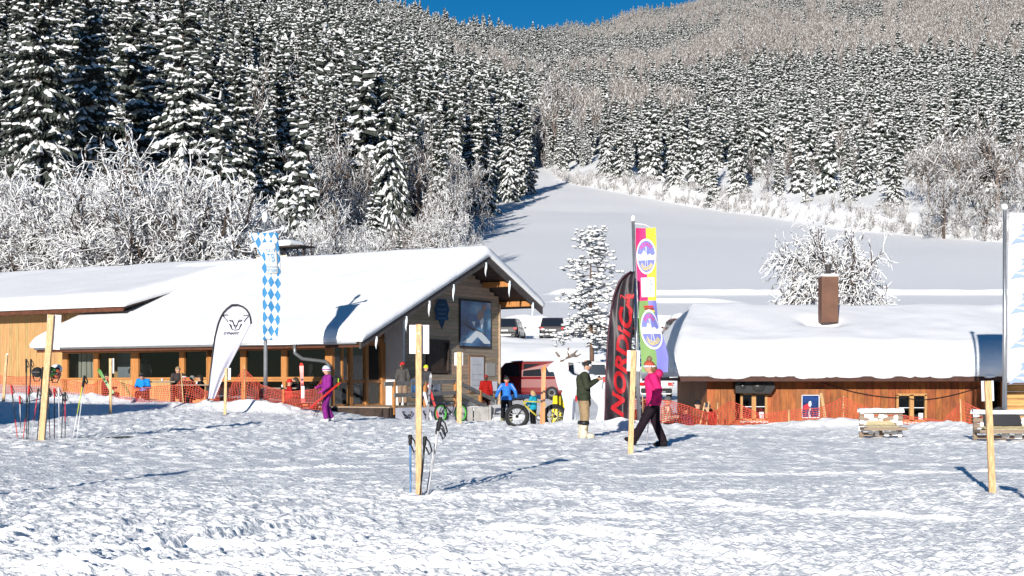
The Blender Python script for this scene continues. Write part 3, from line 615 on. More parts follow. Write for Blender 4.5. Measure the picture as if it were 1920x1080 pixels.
# ================= main chalet (local x right along the front, y back along the gable)
TH = R(-30); E0 = Vector((-5.83, 55.5, 0))
chalet = thing('chalet', 'long timber mountain restaurant with glazed front, open gable and thick snow roof', 'chalet', E0, TH)
ZE, ZR, ZB = 2.92, 6.95, 4.95; YR, YB = 9.5, 14.46; LEN = 18.2
def roof_z(x, y): return ZE + (ZR - ZE) * y / YR if y <= YR else ZR - (ZR - ZB) * (y - YR) / (YB - YR)
def CH(x, y, z=0): return chalet_m @ Vector((x, y, z))
chalet_m = Matrix.Translation(E0) @ Matrix.Rotation(TH, 4, 'Z')
def slab(b, x0, x1, t0, t1, ya=0, yb=None):
    yb = YB if yb is None else yb
    poly = [(ya, roof_z(0, ya) + t0), (YR, ZR + t0), (yb, roof_z(0, yb) + t0), (yb, roof_z(0, yb) + t1), (YR, ZR + t1), (ya, roof_z(0, ya) + t1)]
    b.prism(poly, x0, x1, axis='X')
roof = part('roof', DARKW, chalet, lambda b: slab(b, -LEN, -.06, -.02, .10, .05, YB - .05))
sr = snow_roof(lambda x, y: roof_z(x, y) + .10, -LEN - .25, .10, -.18, YB + .12, 90, 90, .52, r=.42, seed=3, rough=.07); so = sr.build('roof_snow', SNOW, roof)
part('barge_board', mat('barge', (0.075, 0.062, 0.058), .7, var=.3, scale=4), roof, lambda b: (b.prism([(-.15, ZE - .24), (YR, ZR - .24), (YR, ZR + .13), (-.15, ZE + .10)], -.055, .03, axis='X')))
part('barge_board', mat('barge', (0, 0, 0)), roof, lambda b: (b.prism([(YR, ZR - .24), (YB + .1, ZB - .28), (YB + .1, ZB + .08), (YR, ZR + .13)], -.055, .03, axis='X')))
for i, (py_, dz) in enumerate([(1.3, 0), (5.2, 0), (YR, .05), (11.6, 0), (13.6, 0)]):
    part('purlin', POSTW, roof, lambda b: b.box((-1.3, py_, roof_z(0, py_) - .17 - dz), (2.4, .18, .24)))
part('fascia', mat('fascia_brown', (0.10, 0.035, 0.018), .6, var=.3), roof, lambda b: b.box((-LEN / 2 - .1, .03, ZE - .09), (LEN - .2, .04, .17)))
part('gutter', METAL, roof, lambda b: b.tube([(-LEN, -.10, ZE + .0), (-.2, -.10, ZE + .0)], .065, 8))
for i, (yy_, ln) in enumerate([(.9, .5), (3.0, .62), (4.7, .66), (6.6, .72), (9.3, .62), (11.4, .75), (13.6, .8)]):
    def ic(b):
        z = roof_z(0, yy_) - .2
        b.tube([(0, 0, 0), (.015, .01, -ln * .35), (-.01, 0, -ln * .7), (.01, 0, -ln)], [.07, .06, .035, .006], 7)
    o = part('icicle', ICE, roof, ic); o.location = (.0, yy_, roof_z(0, yy_) - .12)
# walls: front (y=1.3), glazed gable porch (x=-2.5), clad block (x=-1.5)
FW = 1.3
FLOOR = .42
part('front_header', mat('fascia_brown', (0, 0, 0)), chalet, lambda b: b.box((-10.2, FW, 2.93), (15.4, .22, .34)))
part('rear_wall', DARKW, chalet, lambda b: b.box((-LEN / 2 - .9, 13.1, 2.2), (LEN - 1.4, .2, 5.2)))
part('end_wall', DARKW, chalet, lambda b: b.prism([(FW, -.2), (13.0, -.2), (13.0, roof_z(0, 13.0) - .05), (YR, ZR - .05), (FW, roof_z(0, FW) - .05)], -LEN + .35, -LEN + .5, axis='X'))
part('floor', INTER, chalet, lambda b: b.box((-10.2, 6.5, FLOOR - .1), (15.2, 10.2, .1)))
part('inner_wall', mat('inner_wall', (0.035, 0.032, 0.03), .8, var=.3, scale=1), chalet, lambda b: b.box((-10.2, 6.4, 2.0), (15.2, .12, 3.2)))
part('inner_curtain', mat('curtain', (0.28, 0.26, 0.19), .9, var=.3, scale=2, stretch=(9, 9, .2)), chalet, lambda b: [b.box((-17.2 + i * .16, FW + .35 + .05 * (i % 2), 2.05), (.15, .05, 1.9)) for i in range(6)])
part('inner_partition', mat('partition', (0.18, 0.19, 0.18), .8, var=.1), chalet, lambda b: (b.box((-15.2, 2.6, 2.0), (1.1, .08, 2.4))))
SILL = 1.56; HEAD = 2.76
# front bays: posts at local x
posts = [-17.75, -15.75, -13.35, -10.55, -8.9, -7.1, -4.9, -2.55]
wide = {0: .26, 2: .34, 4: .36, 7: .3}
for i, x in enumerate(posts):
    w = wide.get(i, .17)
    if i == 4: part('post', POSTW, chalet, lambda b: b.tube([(x, FW - .05, -.3), (x, FW - .05, 2.8)], .17, 12))
    else: part('post', POSTW, chalet, lambda b: b.box((x, FW, 1.4), (w, .2, 2.8), bev=.012))
for i in range(len(posts) - 1):
    a, c = posts[i], posts[i + 1]; wa, wc = wide.get(i, .17) / 2, wide.get(i + 1, .17) / 2; a += wa; c -= wc
    w = part('window', POSTW, chalet, lambda b: [b.box(((a + c) / 2, FW - .03, z), (c - a, .12, .09)) for z in (SILL, HEAD)] + [b.box((x, FW - .03, (SILL + HEAD) / 2), (.06, .12, HEAD - SILL - .09)) for x in (a + .03, c - .03)])
    o = MB(); o.box(((a + c) / 2, FW, (SILL + HEAD) / 2), (c - a - .12, .012, HEAD - SILL - .09)); o.build('pane', GLASS, w)
    if i < 4: boards_v(chalet, 'sill_board', a, c, .1, SILL - .05, FW, .16, LARCHV, seed=i)
    else:
        w2 = part('window', POSTW, chalet, lambda b: [b.box(((a + c) / 2, FW - .03, z), (c - a, .12, .09)) for z in (.45, SILL - .10)]); o = MB(); o.box(((a + c) / 2, FW, .98), (c - a - .02, .012, .98)); o.build('pane', GLASS, w2)
# glazed gable side of the porch
gp = [1.3, 2.55, 3.65, 4.85]
for i, y in enumerate(gp[1:]): part('post', POSTW, chalet, lambda b: b.box((-2.5, y, 1.6), (.2, .2 if i < 2 else .26, 3.0), bev=.012))
part('post', POSTW, chalet, lambda b: b.box((-2.5, 2.0, 2.15), (.10, .09, 1.5)))
for i in range(3):
    a, c = gp[i] + .1, gp[i + 1] - .1
    if c - a < .1: continue
    w = part('window', POSTW, chalet, lambda b: [b.box((-2.5, (a + c) / 2, z), (.12, c - a, .11)) for z in (.42, 1.42, 3.0)])
    for (za, zb) in ((.47, 1.37), (1.48, 2.95)):
        o = MB(); o.box((-2.5, (a + c) / 2, (za + zb) / 2), (.012, c - a, zb - za)); o.build('pane', GLASS, w)
part('door_handle', METAL, chalet, lambda b: b.tube([(-2.40, 2.75, 1.28), (-2.34, 2.75, 1.28), (-2.34, 2.95, 1.28)], .018, 6))
part('porch_header', POSTW, chalet, lambda b: b.box((-2.5, 3.1, 3.15), (.18, 3.5, .2)))
part('porch_gable_boards', BROWNW, chalet, lambda b: b.prism([(1.35, 3.25), (4.98, 3.25), (4.98, roof_z(0, 4.98) - .06), (1.35, roof_z(0, 1.35) - .06)], -2.54, -2.46, axis='X'))
part('white_wall', STUCCO, chalet, lambda b: b.prism([(-2.5, -.3), (-1.5, -.3), (-1.5, roof_z(0, 5) - .06), (-2.5, roof_z(0, 5) - .06)], 4.99, 5.12, axis='Y'))
# clad block: horizontal boards on x=-1.5 from y=5.0 to 13
WIN = (6.8, 8.55, 1.85, 3.22)
g = random.Random(4); z = .55
part('clad_core', DARKW, chalet, lambda b: b.prism([(5.13, -.3), (13.0, -.3), (13.0, roof_z(0, 13) - .08), (YR, ZR - .08), (5.13, roof_z(0, 5.13) - .08)], -1.72, -1.55, axis='X'))
k = 0
while z < 6.7:
    hb = .17; ya, yb = 5.02, 13.02
    ylim = (z + hb - ZE) / (ZR - ZE) * YR + .15
    ya = max(ya, ylim); ybl = YR + (ZR - z - hb) / (ZR - ZB) * (YB - YR) - .15; yb = min(yb, ybl)
    spans = [(ya, yb)]
    if z + hb > WIN[2] and z < WIN[3]: spans = [(ya, WIN[0]), (WIN[1], yb)]
    for (p, q) in spans:
        if q - p > .1: part('cladding_board', GREYV[g.randrange(5)], chalet, lambda b: b.box((-1.535 + g.uniform(0, .006), (p + q) / 2, z + hb / 2), (.04, q - p, hb - .009)))
    z += hb
part('foundation', CONC, chalet, lambda b: b.box((-1.62, 9.0, .1), (.16, 8.0, .9)))
part('corner_post', mat('pale_post', (0.42, 0.30, 0.2), .6, var=.2), chalet, lambda b: b.box((-1.50, 13.06, 2.6), (.1, .1, 5.0)))
wf = part('window', DARKW, chalet, lambda b: [b.box((-1.56, (WIN[0] + WIN[1]) / 2, z_), (.24, WIN[1] - WIN[0] + .1, .1)) for z_ in (WIN[2], WIN[3])] + [b.box((-1.56, y_, (WIN[2] + WIN[3]) / 2), (.24, .1, WIN[3] - WIN[2])) for y_ in (WIN[0], WIN[1])])
part('pane', mat('mirror_pane', (0.25, 0.27, 0.28), .08, metal=.0, spec=1.0), wf, lambda b: b.box((-1.62, 7.35, 2.53), (.02, .95, 1.26)))
# gable fittings
def wall_rect(name, m, y0, y1, z0, z1, t=.04, x=-1.49, parent=None): return part(name, m, parent or chalet, lambda b: b.box((x, (y0 + y1) / 2, (z0 + z1) / 2), (t, y1 - y0, z1 - z0)))
def poster_mat():
    m = bpy.data.materials.new('poster_print'); m.use_nodes = True; nt = m.node_tree; b = nt.nodes['Principled BSDF']; b.inputs['Roughness'].default_value = .25
    tc = nt.nodes.new('ShaderNodeTexCoord'); mp = nt.nodes.new('ShaderNodeMapping'); mp.inputs['Scale'].default_value = (1, .45, .9); n = nt.nodes.new('ShaderNodeTexNoise'); n.inputs['Scale'].default_value = .9; n.inputs['Detail'].default_value = 3
    r = nt.nodes.new('ShaderNodeValToRGB'); e = r.color_ramp.elements; e[0].position = .30; e[0].color = (.012, .03, .09, 1); e[1].position = .72; e[1].color = (.45, .52, .6, 1)
    for p, c in ((.42, (.03, .10, .24)), (.55, (.10, .26, .42))):
        q = e.new(p); q.color = (*c, 1)
    nt.links.new(tc.outputs['Object'], mp.inputs[0]); nt.links.new(mp.outputs[0], n.inputs[0]); nt.links.new(n.outputs[0], r.inputs[0]); nt.links.new(r.outputs[0], b.inputs['Base Color']); return m
pf = wall_rect('poster_frame', DARKW, 9.45, 12.25, 2.98, 5.2, .05)
wall_rect('poster', poster_mat(), 9.53, 12.17, 3.06, 5.12, .02, -1.455, pf)
# skier print: torso, legs and spray on the poster
PR1 = mat('print_dark', (0.05, 0.05, 0.07), .3); PR2 = mat('print_pale', (0.62, 0.66, 0.7), .3); PR3 = mat('print_tan', (0.30, 0.2, 0.17), .3)
def flat(b, pts, x=-1.442): b.prism(pts, x, x + .003, axis='X')
part('print_skis', PR1, pf, lambda b: flat(b, [(9.64, 4.15), (9.94, 4.05), (11.43, 3.72), (12.02, 3.55), (11.28, 3.66), (10.24, 3.85)]))
part('print_spray', PR2, pf, lambda b: (flat(b, [(9.57, 3.2), (10.24, 3.45), (10.83, 3.78), (11.35, 3.7), (12.10, 3.3), (12.10, 3.2), (11.58, 3.2), (10.98, 3.5), (10.46, 3.2)], -1.4418), flat(b, [(10.46, 4.2), (10.68, 3.95), (10.79, 4.2)]), flat(b, [(11.13, 4.3), (11.35, 3.85), (11.54, 4.25), (11.43, 4.5)])))
part('print_skier', PR3, pf, lambda b: (flat(b, [(10.91, 4.4), (11.20, 4.25), (11.54, 4.5), (11.50, 4.75), (11.06, 4.7)], -1.4405), flat(b, [(11.35, 4.75), (11.65, 4.7), (11.76, 4.95), (11.50, 5.0)], -1.4405)))
nb = wall_rect('notice_board', mat('board_frame', (0.2, 0.1, 0.05), .6), 10.3, 11.65, .9, 2.65, .05)
wall_rect('notice_panel', mat('notice_white', (0.5, 0.5, 0.53), .4, var=.12, scale=2), 10.4, 11.55, .98, 2.57, .02, -1.46, nb)
part('notice_lines', mat('print_grey', (0.25, 0.25, 0.27), .5), nb, lambda b: [flat(b, [(10.55, zz), (11.4, zz), (11.4, zz + .02), (10.55, zz + .02)], -1.449) for zz in (1.25, 1.5, 1.75, 2.2)])
lp = wall_rect('leopard_panel', mat('grey_panel', (0.33, 0.31, 0.29), .5), 11.8, 12.65, 1.7, 2.3, .03)
wall_rect('wall_box', WHITE, 12.05, 12.6, 1.0, 1.45, .14, -1.42)
for (ya, yb, c) in ((5.6, 6.35, (.07, .2, .42)), (6.5, 7.2, (.16, .17, .24)), (7.3, 7.9, (.2, .22, .27))):
    wall_rect('race_poster', mat('print_%d' % int(ya * 10), c, .4, var=.5, scale=3), ya, yb, .75, 1.5, .02)
# blue lozenge sign hanging at the left of the gable
sg = thing('hanging_sign', 'dark blue lozenge sign with faded illegible lines hanging under the chalet gable', 'sign', CH(-1.2, 7.55, 3.7), 0)
sg.rotation_euler = (0, 0, R(-75)); sg.scale = (1, .36, .60)
SB = mat('sign_blue', (0.02, 0.06, 0.13), .5, var=.25, scale=4); SL = mat('sign_letter', (0.06, 0.13, 0.20), .5)
part('board', SB, sg, lambda b: b.prism([(0, 0), (.42, .72), (.82, .72), (.82, .98), (.70, .98), (.95, 1.5), (.55, 2.25), (-.55, 2.25), (-.95, 1.5), (-.70, .98), (-.82, .98), (-.82, .72), (-.42, .72)], -.03, .03, axis='X'))
part('faded_lines', SL, sg, lambda b: [b.box((.036, 0, z_), (.008, w_, .12)) for z_, w_ in ((1.86, .7), (1.5, 1.15), (1.18, .95))])
part('scroll', mat('sign_scroll', (0.04, 0.12, 0.22), .5), sg, lambda b: b.box((.04, 0, .85), (.02, 1.35, .16), bev=.01))
# down pipe, roof vent
part('down_pipe', mat('pipe_grey', (0.20, 0.205, 0.21), .4, metal=.5), chalet, lambda b: b.tube([(-3.3, -.08, 2.86), (-3.3, -.06, 2.55), (-3.1, .15, 2.33), (-2.55, .95, 2.22), (-2.42, 1.08, 2.05), (-2.42, 1.08, .1)], .075, 10))
vt = part('roof_vent', DARKW, roof, lambda b: (b.box((-12.0, 10.0, 7.4), (2.6, .9, .35)), [b.box((x_, 10, 7.75), (.07, .07, .7)) for x_ in (-13.2, -12.0, -10.8)]))
part('vent_curb', mat('vent_pale', (.6, .55, .45), .7), vt, lambda b: b.box((-12.4, 9.52, 7.52), (1.9, .08, .2)))
part('vent_cap', DARKW, vt, lambda b: b.box((-12.0, 10, 8.05), (2.9, 1.2, .07)))
sv = snow_roof(lambda x, y: 8.09, -13.6, -11.2, 9.35, 10.65, 16, 10, .3, r=.3, seed=9); sv.build('vent_snow', SNOW, vt)
# deck, steps, railing
deck = thing('deck', 'weathered wooden entrance deck with grey railing beside the glazed porch', 'deck', CH(0, 0, 0), TH)
for i in range(22): part('plank', GREYV[i % 5], deck, lambda b: b.box((-.72, .5 + i * .25, FLOOR - .03), (3.45, .238, .045)))
part('deck_frame', DARKW, deck, lambda b: (b.box((.98, 3.2, .12), (.06, 5.5, .5)), b.box((-.7, .36, .12), (3.4, .06, .5))))
RAILM = mat('rail_grey', (0.16, 0.15, 0.145), .75, var=.25, scale=5)
for y in (.7, 2.9, 5.2, 7.2): part('rail_post', POSTW, deck, lambda b: b.box((1.0, y, .75 - (.35 if y > 6 else 0)), (.11, .11, 1.3)))
part('hand_rail', RAILM, deck, lambda b: (b.bar((1.0, .05, 1.30), (1.0, 5.3, 1.42), .06, .16), b.bar((1.08, .6, .86), (1.08, 5.3, .95), .05, .16), b.bar((1.0, 5.25, 1.42), (1.0, 8.6, .55), .06, .16), b.bar((1.08, 5.25, .92), (1.08, 8.4, .12), .05, .16)))
for i in range(3): part('step', GREYW, deck, lambda b: b.box((.2, 6.35 + i * .42, .30 - i * .15), (1.5, .4, .05)))
bn = thing('banner', 'pale advertising banner with black animal heads along the deck edge', 'banner', CH(1.06, .7, -.25), TH)
part('cloth', mat('banner_cloth', (.62, .61, .68), .7, var=.06, scale=2), bn, lambda b: b.grid(lambda u, v: (.02 * math.sin(u * 17) + .01, u * 4.4, v * .62), 24, 4))
def leopard(fn, S, b, th=.016):
    """outline of the big-cat head: lists of strokes mapped through fn(x,y)"""
    strokes = [[(-.62, .36), (-1.0, .36), (-.96, .22), (-.72, -.02), (-.66, -.2)], [(.62, .30), (.98, .34), (1.0, .22), (.78, -.02), (.68, -.2)],
               [(-.52, -.05), (-.30, -.04), (-.22, -.18), (-.40, -.16), (-.52, -.05)], [(.52, -.05), (.30, -.04), (.22, -.18), (.40, -.16), (.52, -.05)], [(-.22, -.18), (-.12, -.42)], [(.22, -.18), (.12, -.42)],
               [(-.14, -.45), (.14, -.45), (.02, -.60), (-.02, -.60), (-.14, -.45)], [(0, -.6), (0, -.74)], [(-.5, -.34), (-.36, -.60), (-.26, -.78), (0, -.84), (.26, -.78), (.36, -.60), (.5, -.34)], [(-.5, -.34), (-.38, -.46), (-.36, -.62)], [(.5, -.34), (.38, -.46), (.36, -.62)]]
    for s in strokes:
        for p, q in zip(s[:-1], s[1:]): b.bar(fn(p[0] * S, p[1] * S), fn(q[0] * S, q[1] * S), th, th * .4)
INK = mat('black_ink', (0.015, 0.015, 0.02), .6)
for c in (.75, 2.2, 3.6): part('logo', INK, bn, lambda b: leopard(lambda x, y: (.055, c + x, .36 + y), .32, b, .035))
# ================= left barn behind the chalet
barn = thing('barn', 'light larch-boarded barn with snow roof at the left picture edge', 'barn', CH(-15.5, 3.4, 0), TH)
boards_v(barn, 'board', -17, -.2, .2, 4.75, 0, .2, LARCHV, seed=33)
part('wall_core', DARKW, barn, lambda b: b.box((-8.5, .25, 2.3), (17, .4, 4.9)))
br = part('roof', DARKW, barn, lambda b: b.prism([(-1.3, 4.75), (7, 7.0), (7, 7.1), (-1.3, 4.87)], -17.5, .6, axis='X'))
part('fascia', mat('fascia_brown', (0, 0, 0)), br, lambda b: b.box((-8.4, -1.3, 4.74), (18, .05, .2)))
part('rafter_tail', DARKW, br, lambda b: [b.box((-17 + i * .9, -.6, 4.78), (.1, 1.3, .14)) for i in range(20)])
snow_roof(lambda x, y: 4.88 + (y + 1.3) * .268, -17.7, .8, -1.45, 7.6, 70, 36, .58, r=.5, seed=12).build('roof_snow', SNOW, br)
# ================= right hut
HY = 44.0; hut = thing('hut', 'low brown plank hut with a thick rounded snow roof and two small windows', 'hut', (PX(1325, HY), HY, -.35), 0)
W = PX(1850, HY) - PX(1325, HY); HX = lambda px: PX(px, HY) - PX(1325, HY); HZ = lambda py: CAM_H + (HOR - py) / F * HY + .35
EA = HZ(708)
w1 = (HX(1390), HX(1436), HZ(787), HZ(738)); w2 = (HX(1503), HX(1535), HZ(783), HZ(741)); w3 = (HX(1682), HX(1735), HZ(789), HZ(740))
boards_v(hut, 'plank', 0, W, 0, EA - .02, 0, .25, BROWNV, holes=(w1, w2, w3), seed=8)
part('side_wall', BROWNW, hut, lambda b: (b.prism([(.0, 0), (8, 0), (8, EA), (0, EA)], 0.02, .14, axis='X')))
part('side_wall', BROWNW, hut, lambda b: b.box((W - .08, 3, EA / 2), (.16, 6, EA)))
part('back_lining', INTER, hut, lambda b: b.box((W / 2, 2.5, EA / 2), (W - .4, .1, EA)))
for n_, (a, c, z0, z1) in enumerate((w1, w3)):
    w = part('window', LARCH, hut, lambda b: [b.box(((a + c) / 2, -.02, z), (c - a + .06, .10, .07)) for z in (z0, z1)] + [b.box((x, -.02, (z0 + z1) / 2), (ww, .10, z1 - z0)) for x, ww in ((a, .07), (c, .07), ((a + c) / 2, .13))])
    for s in (0, 1):
        xa = a + .035 if s == 0 else (a + c) / 2 + .065; xb = (a + c) / 2 - .065 if s == 0 else c - .035
        for zz in ((z0 + .035, (z0 + z1) / 2 - .012), ((z0 + z1) / 2 + .012, z1 - .035)):
            q = MB(); q.box(((xa + xb) / 2, .01, sum(zz) / 2), (xb - xa, .012, zz[1] - zz[0])); q.build('pane', GLASS, w)
        part('glazing_bar', WHITE, w, lambda b: b.box(((xa + xb) / 2, -.01, (z0 + z1) / 2), (xb - xa, .03, .022)))
    part('sill', mat('sill_white', (.6, .56, .52), .6), w, lambda b: b.box(((a + c) / 2, -.08, z0 - .06), (c - a + .1, .14, .05)))
    part('curtain', mat('red_curtain', (0.16, 0.015, 0.015), .9, var=.5, scale=9), w, lambda b: (b.prism([(a, z0), (c, z0), (c, z0 + .3), ((a + c) / 2, z0 + .48), (a, z0 + .3)], .1, .12, axis='Y'))) if n_ == 0 else None
    part('notice', WHITE, w, lambda b: b.box((c - .14, -.0, z0 + .14), (.14, .01, .2)))
a, c, z0, z1 = w2
w = part('window', BROWNW, hut, lambda b: [b.box(((a + c) / 2, -.045, z), (c - a + .36, .05, .17)) for z in (z0 - .1, z1 + .1)] + [b.box((x, -.045, (z0 + z1) / 2), (.17, .05, z1 - z0 + .03)) for x in (a - .1, c + .1)])
part('white_trim', WHITE, w, lambda b: [b.box(((a + c) / 2, -.06, z), (c - a, .03, .022)) for z in (z0, z1)] + [b.box((x, -.06, (z0 + z1) / 2), (.022, .03, z1 - z0)) for x in (a, c)])
part('poster', mat('blue_print', (0.012, 0.05, 0.20), .3, col2=(0.004, 0.006, 0.02), scale=3.0), w, lambda b: b.box(((a + c) / 2, -.02, (z0 + z1) / 2), (c - a - .02, .02, z1 - z0 - .02)))
cx, cz = (a + c) / 2, (z0 + z1) / 2
part('print_red', mat('print_red', (.45, .02, .04), .4), w, lambda b: b.prism([(cx - .22, cz + .02), (cx - .06, cz + .10), (cx - .02, cz - .02), (cx - .12, cz - .12), (cx - .22, cz - .06)], -.034, -.031, axis='Y'))
part('print_skier', mat('print_white', (.55, .6, .6), .4), w, lambda b: (b.prism([(cx - .06, cz + .02), (cx - .05, cz + .15), (cx + .02, cz + .17), (cx + .04, cz + .05), (cx, cz - .02)], -.036, -.033, axis='Y'), b.prism([(cx - .03, cz - .05), (cx + .03, cz - .04), (cx - .02, cz - .18), (cx + .01, cz - .32), (cx - .06, cz - .32), (cx - .05, cz - .16)], -.036, -.033, axis='Y')))
hr_ = lambda x, y: min(EA + .06 + (min(y, 4.4) + 1.0) * .29 - max(0, y - 4.4) * .29, EA + .02 + (x + 1.15) * 1.25)
hroof = part('roof', DARKW, hut, lambda b: b.prism([(-1.0, EA - .06), (4.4, EA + 1.50), (9.6, EA + .0), (9.6, EA + .08), (4.4, EA + 1.58), (-1.0, EA + .02)], .35, W + 1.2, axis='X'))
part('hip_boards', DARKW, hroof, lambda b: b.box((-.3, 4.2, EA - .03), (1.4, 10.2, .06)))
part('fascia', mat('fascia_dark', (0.06, 0.022, 0.014), .6, var=.3), hroof, lambda b: b.box((W / 2 + .1, -1.0, EA - .02), (W + 2.2, .05, .2)))
XH0, XH1 = -1.15, W + 4.6
hs = snow_roof(lambda x, y: hr_(x, y), XH0, XH1, -1.1, 9.7, 110, 80, .92, r=.85, seed=17, rough=.05, dents=((HX(1553) * 1.055, 1.9, .5, .5),)); hs.build('roof_snow', SNOW, hroof)
part('eave_snow', SNOWR, hroof, lambda b: [b.ball((random.uniform(0, W), -1.06, EA + .07 + random.uniform(-.05, .02)), (random.uniform(.15, .5), .06, random.uniform(.05, .1)), 8) for i in range(26)])
chx = PX(1553, 46.2) - PX(1325, HY); chm = part('chimney', mat('chimney_brown', (0.13, 0.062, 0.04), .7, var=.15, scale=3), hut, lambda b: b.box((chx, 2.2, CAM_H + .35 + (HOR - 560) / F * 46.2), (.54, .54, 1.55)))
ctop = CAM_H + .35 + (HOR - 519) / F * 46.2
part('chimney_snow', SNOW, chm, lambda b: b.box((chx, 2.2, ctop + .03), (.60, .60, .09), bev=.04))
part('flue', mat('flue_steel', (0.10, 0.09, 0.085), .4, metal=.7), chm, lambda b: (b.lathe([(.09, ctop + .05), (.09, ctop + .26), (.12, ctop + .38), (.13, ctop + .40)], (chx, 2.2, 0), 12), [b.bar((chx + .1 * math.cos(t), 2.2 + .1 * math.sin(t), ctop + .26), (chx + .14 * math.cos(t), 2.2 + .14 * math.sin(t), ctop + .48), .02) for t in (0, 1.57, 3.14, 4.71)]))
ls = thing('loudspeaker', 'black loudspeaker box hung above the left hut window', 'loudspeaker', (PX(1414, HY - .35), HY - .3, CAM_H + (HOR - 738) / F * HY), 0)
part('cabinet', BLACK, ls, lambda b: b.prism([(-.58, .02), (.48, 0), (.62, .2), (.55, .46), (-.5, .48), (-.6, .3)], -.2, .2, axis='Y'))
part('cone', mat('cone', (.03, .03, .03), .3, spec=.6), ls, lambda b: (b.lathe([(.19, -.23), (.20, -.2)], (.12, 0, .24), 20, axis='Y'), b.lathe([(.09, -.23), (.10, -.2)], (-.36, 0, .24), 16, axis='Y')))
part('bracket', METAL, ls, lambda b: (b.bar((-.2, .1, .48), (.3, .1, .56), .04), b.bar((.05, .1, .46), (.05, .35, .60), .04)))
# right annexe of pale logs
ann = thing('log_annexe', 'pale horizontal-log wall of the building at the right picture edge', 'building', (PX(1850, HY), HY, -.35), 0)
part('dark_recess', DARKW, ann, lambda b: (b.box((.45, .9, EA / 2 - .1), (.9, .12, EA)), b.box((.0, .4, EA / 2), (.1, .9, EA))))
for i in range(9):
    part('log', LOGV[i % 4], ann, lambda b: b.box((2.7, .75, .1 + i * .235), (4.2, .22, .228), bev=.04))
part('post', BROWNW, ann, lambda b: b.box((.62, .35, EA / 2), (.2, .2, EA)))
cb = thing('cable', 'thin dark cable sagging across the right hut wall', 'cable', (0, 0, 0))
part('wire', BLACK, cb, lambda b: b.tube([(PX(1545 + 310 * t, HY - .1), HY - .1, CAM_H + (HOR - (718 + 47 * 4 * t * (1 - t) * (.7 if t > .5 else .6))) / F * HY) for t in [i / 16 for i in range(17)]], .013, 5))
# tiny hut on the mountain clearing
th_ = thing('mountain_hut', 'tiny dark hut on the snowy clearing high on the mountainside', 'hut', (at_col(1430, 800), 800, Gf(at_col(1430, 800), 800) + 6), .3)
part('wall', DARKW, th_, lambda b: b.box((0, 0, 1.2), (6, 5, 3)))
part('roof', SNOW, th_, lambda b: b.prism([(-3.6, 2.5), (0, 4.6), (3.6, 2.5), (0, 4.1)], -3.4, 3.4, axis='Y'))
# off-frame hut on the left: its shadow falls across the snow
rh = thing('wooden_hut', 'wooden hut just outside the left picture edge whose shadow enters the snow', 'hut', (-21.4, 31.0, 0), 0)
part('wall', LARCH, rh, lambda b: b.box((0, 0, 2.1), (8.0, 3.2, 4.4)))
rr = part('roof', DARKW, rh, lambda b: b.prism([(-2.3, 4.3), (0, 5.5), (2.3, 4.3), (2.3, 4.2), (-2.3, 4.2)], -4.3, 4.3, axis='X'))
part('door', BROWNW, rh, lambda b: b.box((2, -1.64, 1.1), (1.0, .06, 2.1))); part('window', DARKW, rh, lambda b: b.box((-1.5, -1.64, 1.6), (1.4, .06, 1.0)))
# ------------------------------------------------------------------ flags, signs, nets, ski gear
def text_fit(name, txt, w, h, m, parent, fn, **kw):
    me = text_mesh(txt, 1.0, **kw); co = np.array([v.co[:] for v in me.vertices]); lo, hi = co.min(0), co.max(0); c = (lo + hi) / 2; d = np.maximum(hi - lo, 1e-6)
    bm = bmesh.new(); bm.from_mesh(me); bmesh.ops.triangulate(bm, faces=bm.faces)
    bmesh.ops.subdivide_edges(bm, edges=[e for e in bm.edges if e.calc_length() > .25], cuts=1)
    for v in bm.verts: v.co = Vector(fn((v.co.x - c[0]) / d[0] * w, (v.co.y - c[1]) / d[1] * h))
    bm.to_mesh(me); bm.free(); me.materials.clear(); me.materials.append(m); me.name = name
    return obj(name, me, parent)
def cloth(name, m, parent, S, nu=14, nv=40, u0=0, u1=1, v0=0, v1=1, t=.006):
    b = MB(); b.grid(lambda u, v: S(u0 + (u1 - u0) * u, v0 + (v1 - v0) * v), nu, nv)
    o = b.build(name, m, parent, fix=False); md = o.modifiers.new('thick', 'SOLIDIFY'); md.thickness = t; md.offset = 0; return o
def rows_fn(rows, Y, ripple, org):
    ys = [r[0] for r in rows]; Ls = [r[1] for r in rows]; Rs = [r[2] for r in rows]
    def S(u, v, off=0.0):
        py = ys[0] + (ys[-1] - ys[0]) * v; l = np.interp(py, ys, Ls); r = np.interp(py, ys, Rs); px = l + (r - l) * u
        p = P(px, py, Y); return (p.x - org.x, p.y + ripple(u, v) - off - org.y, p.z - org.z)
    return S
def cmat(name, c, var=.05): return mat(name, c, .75, var=var, scale=3)
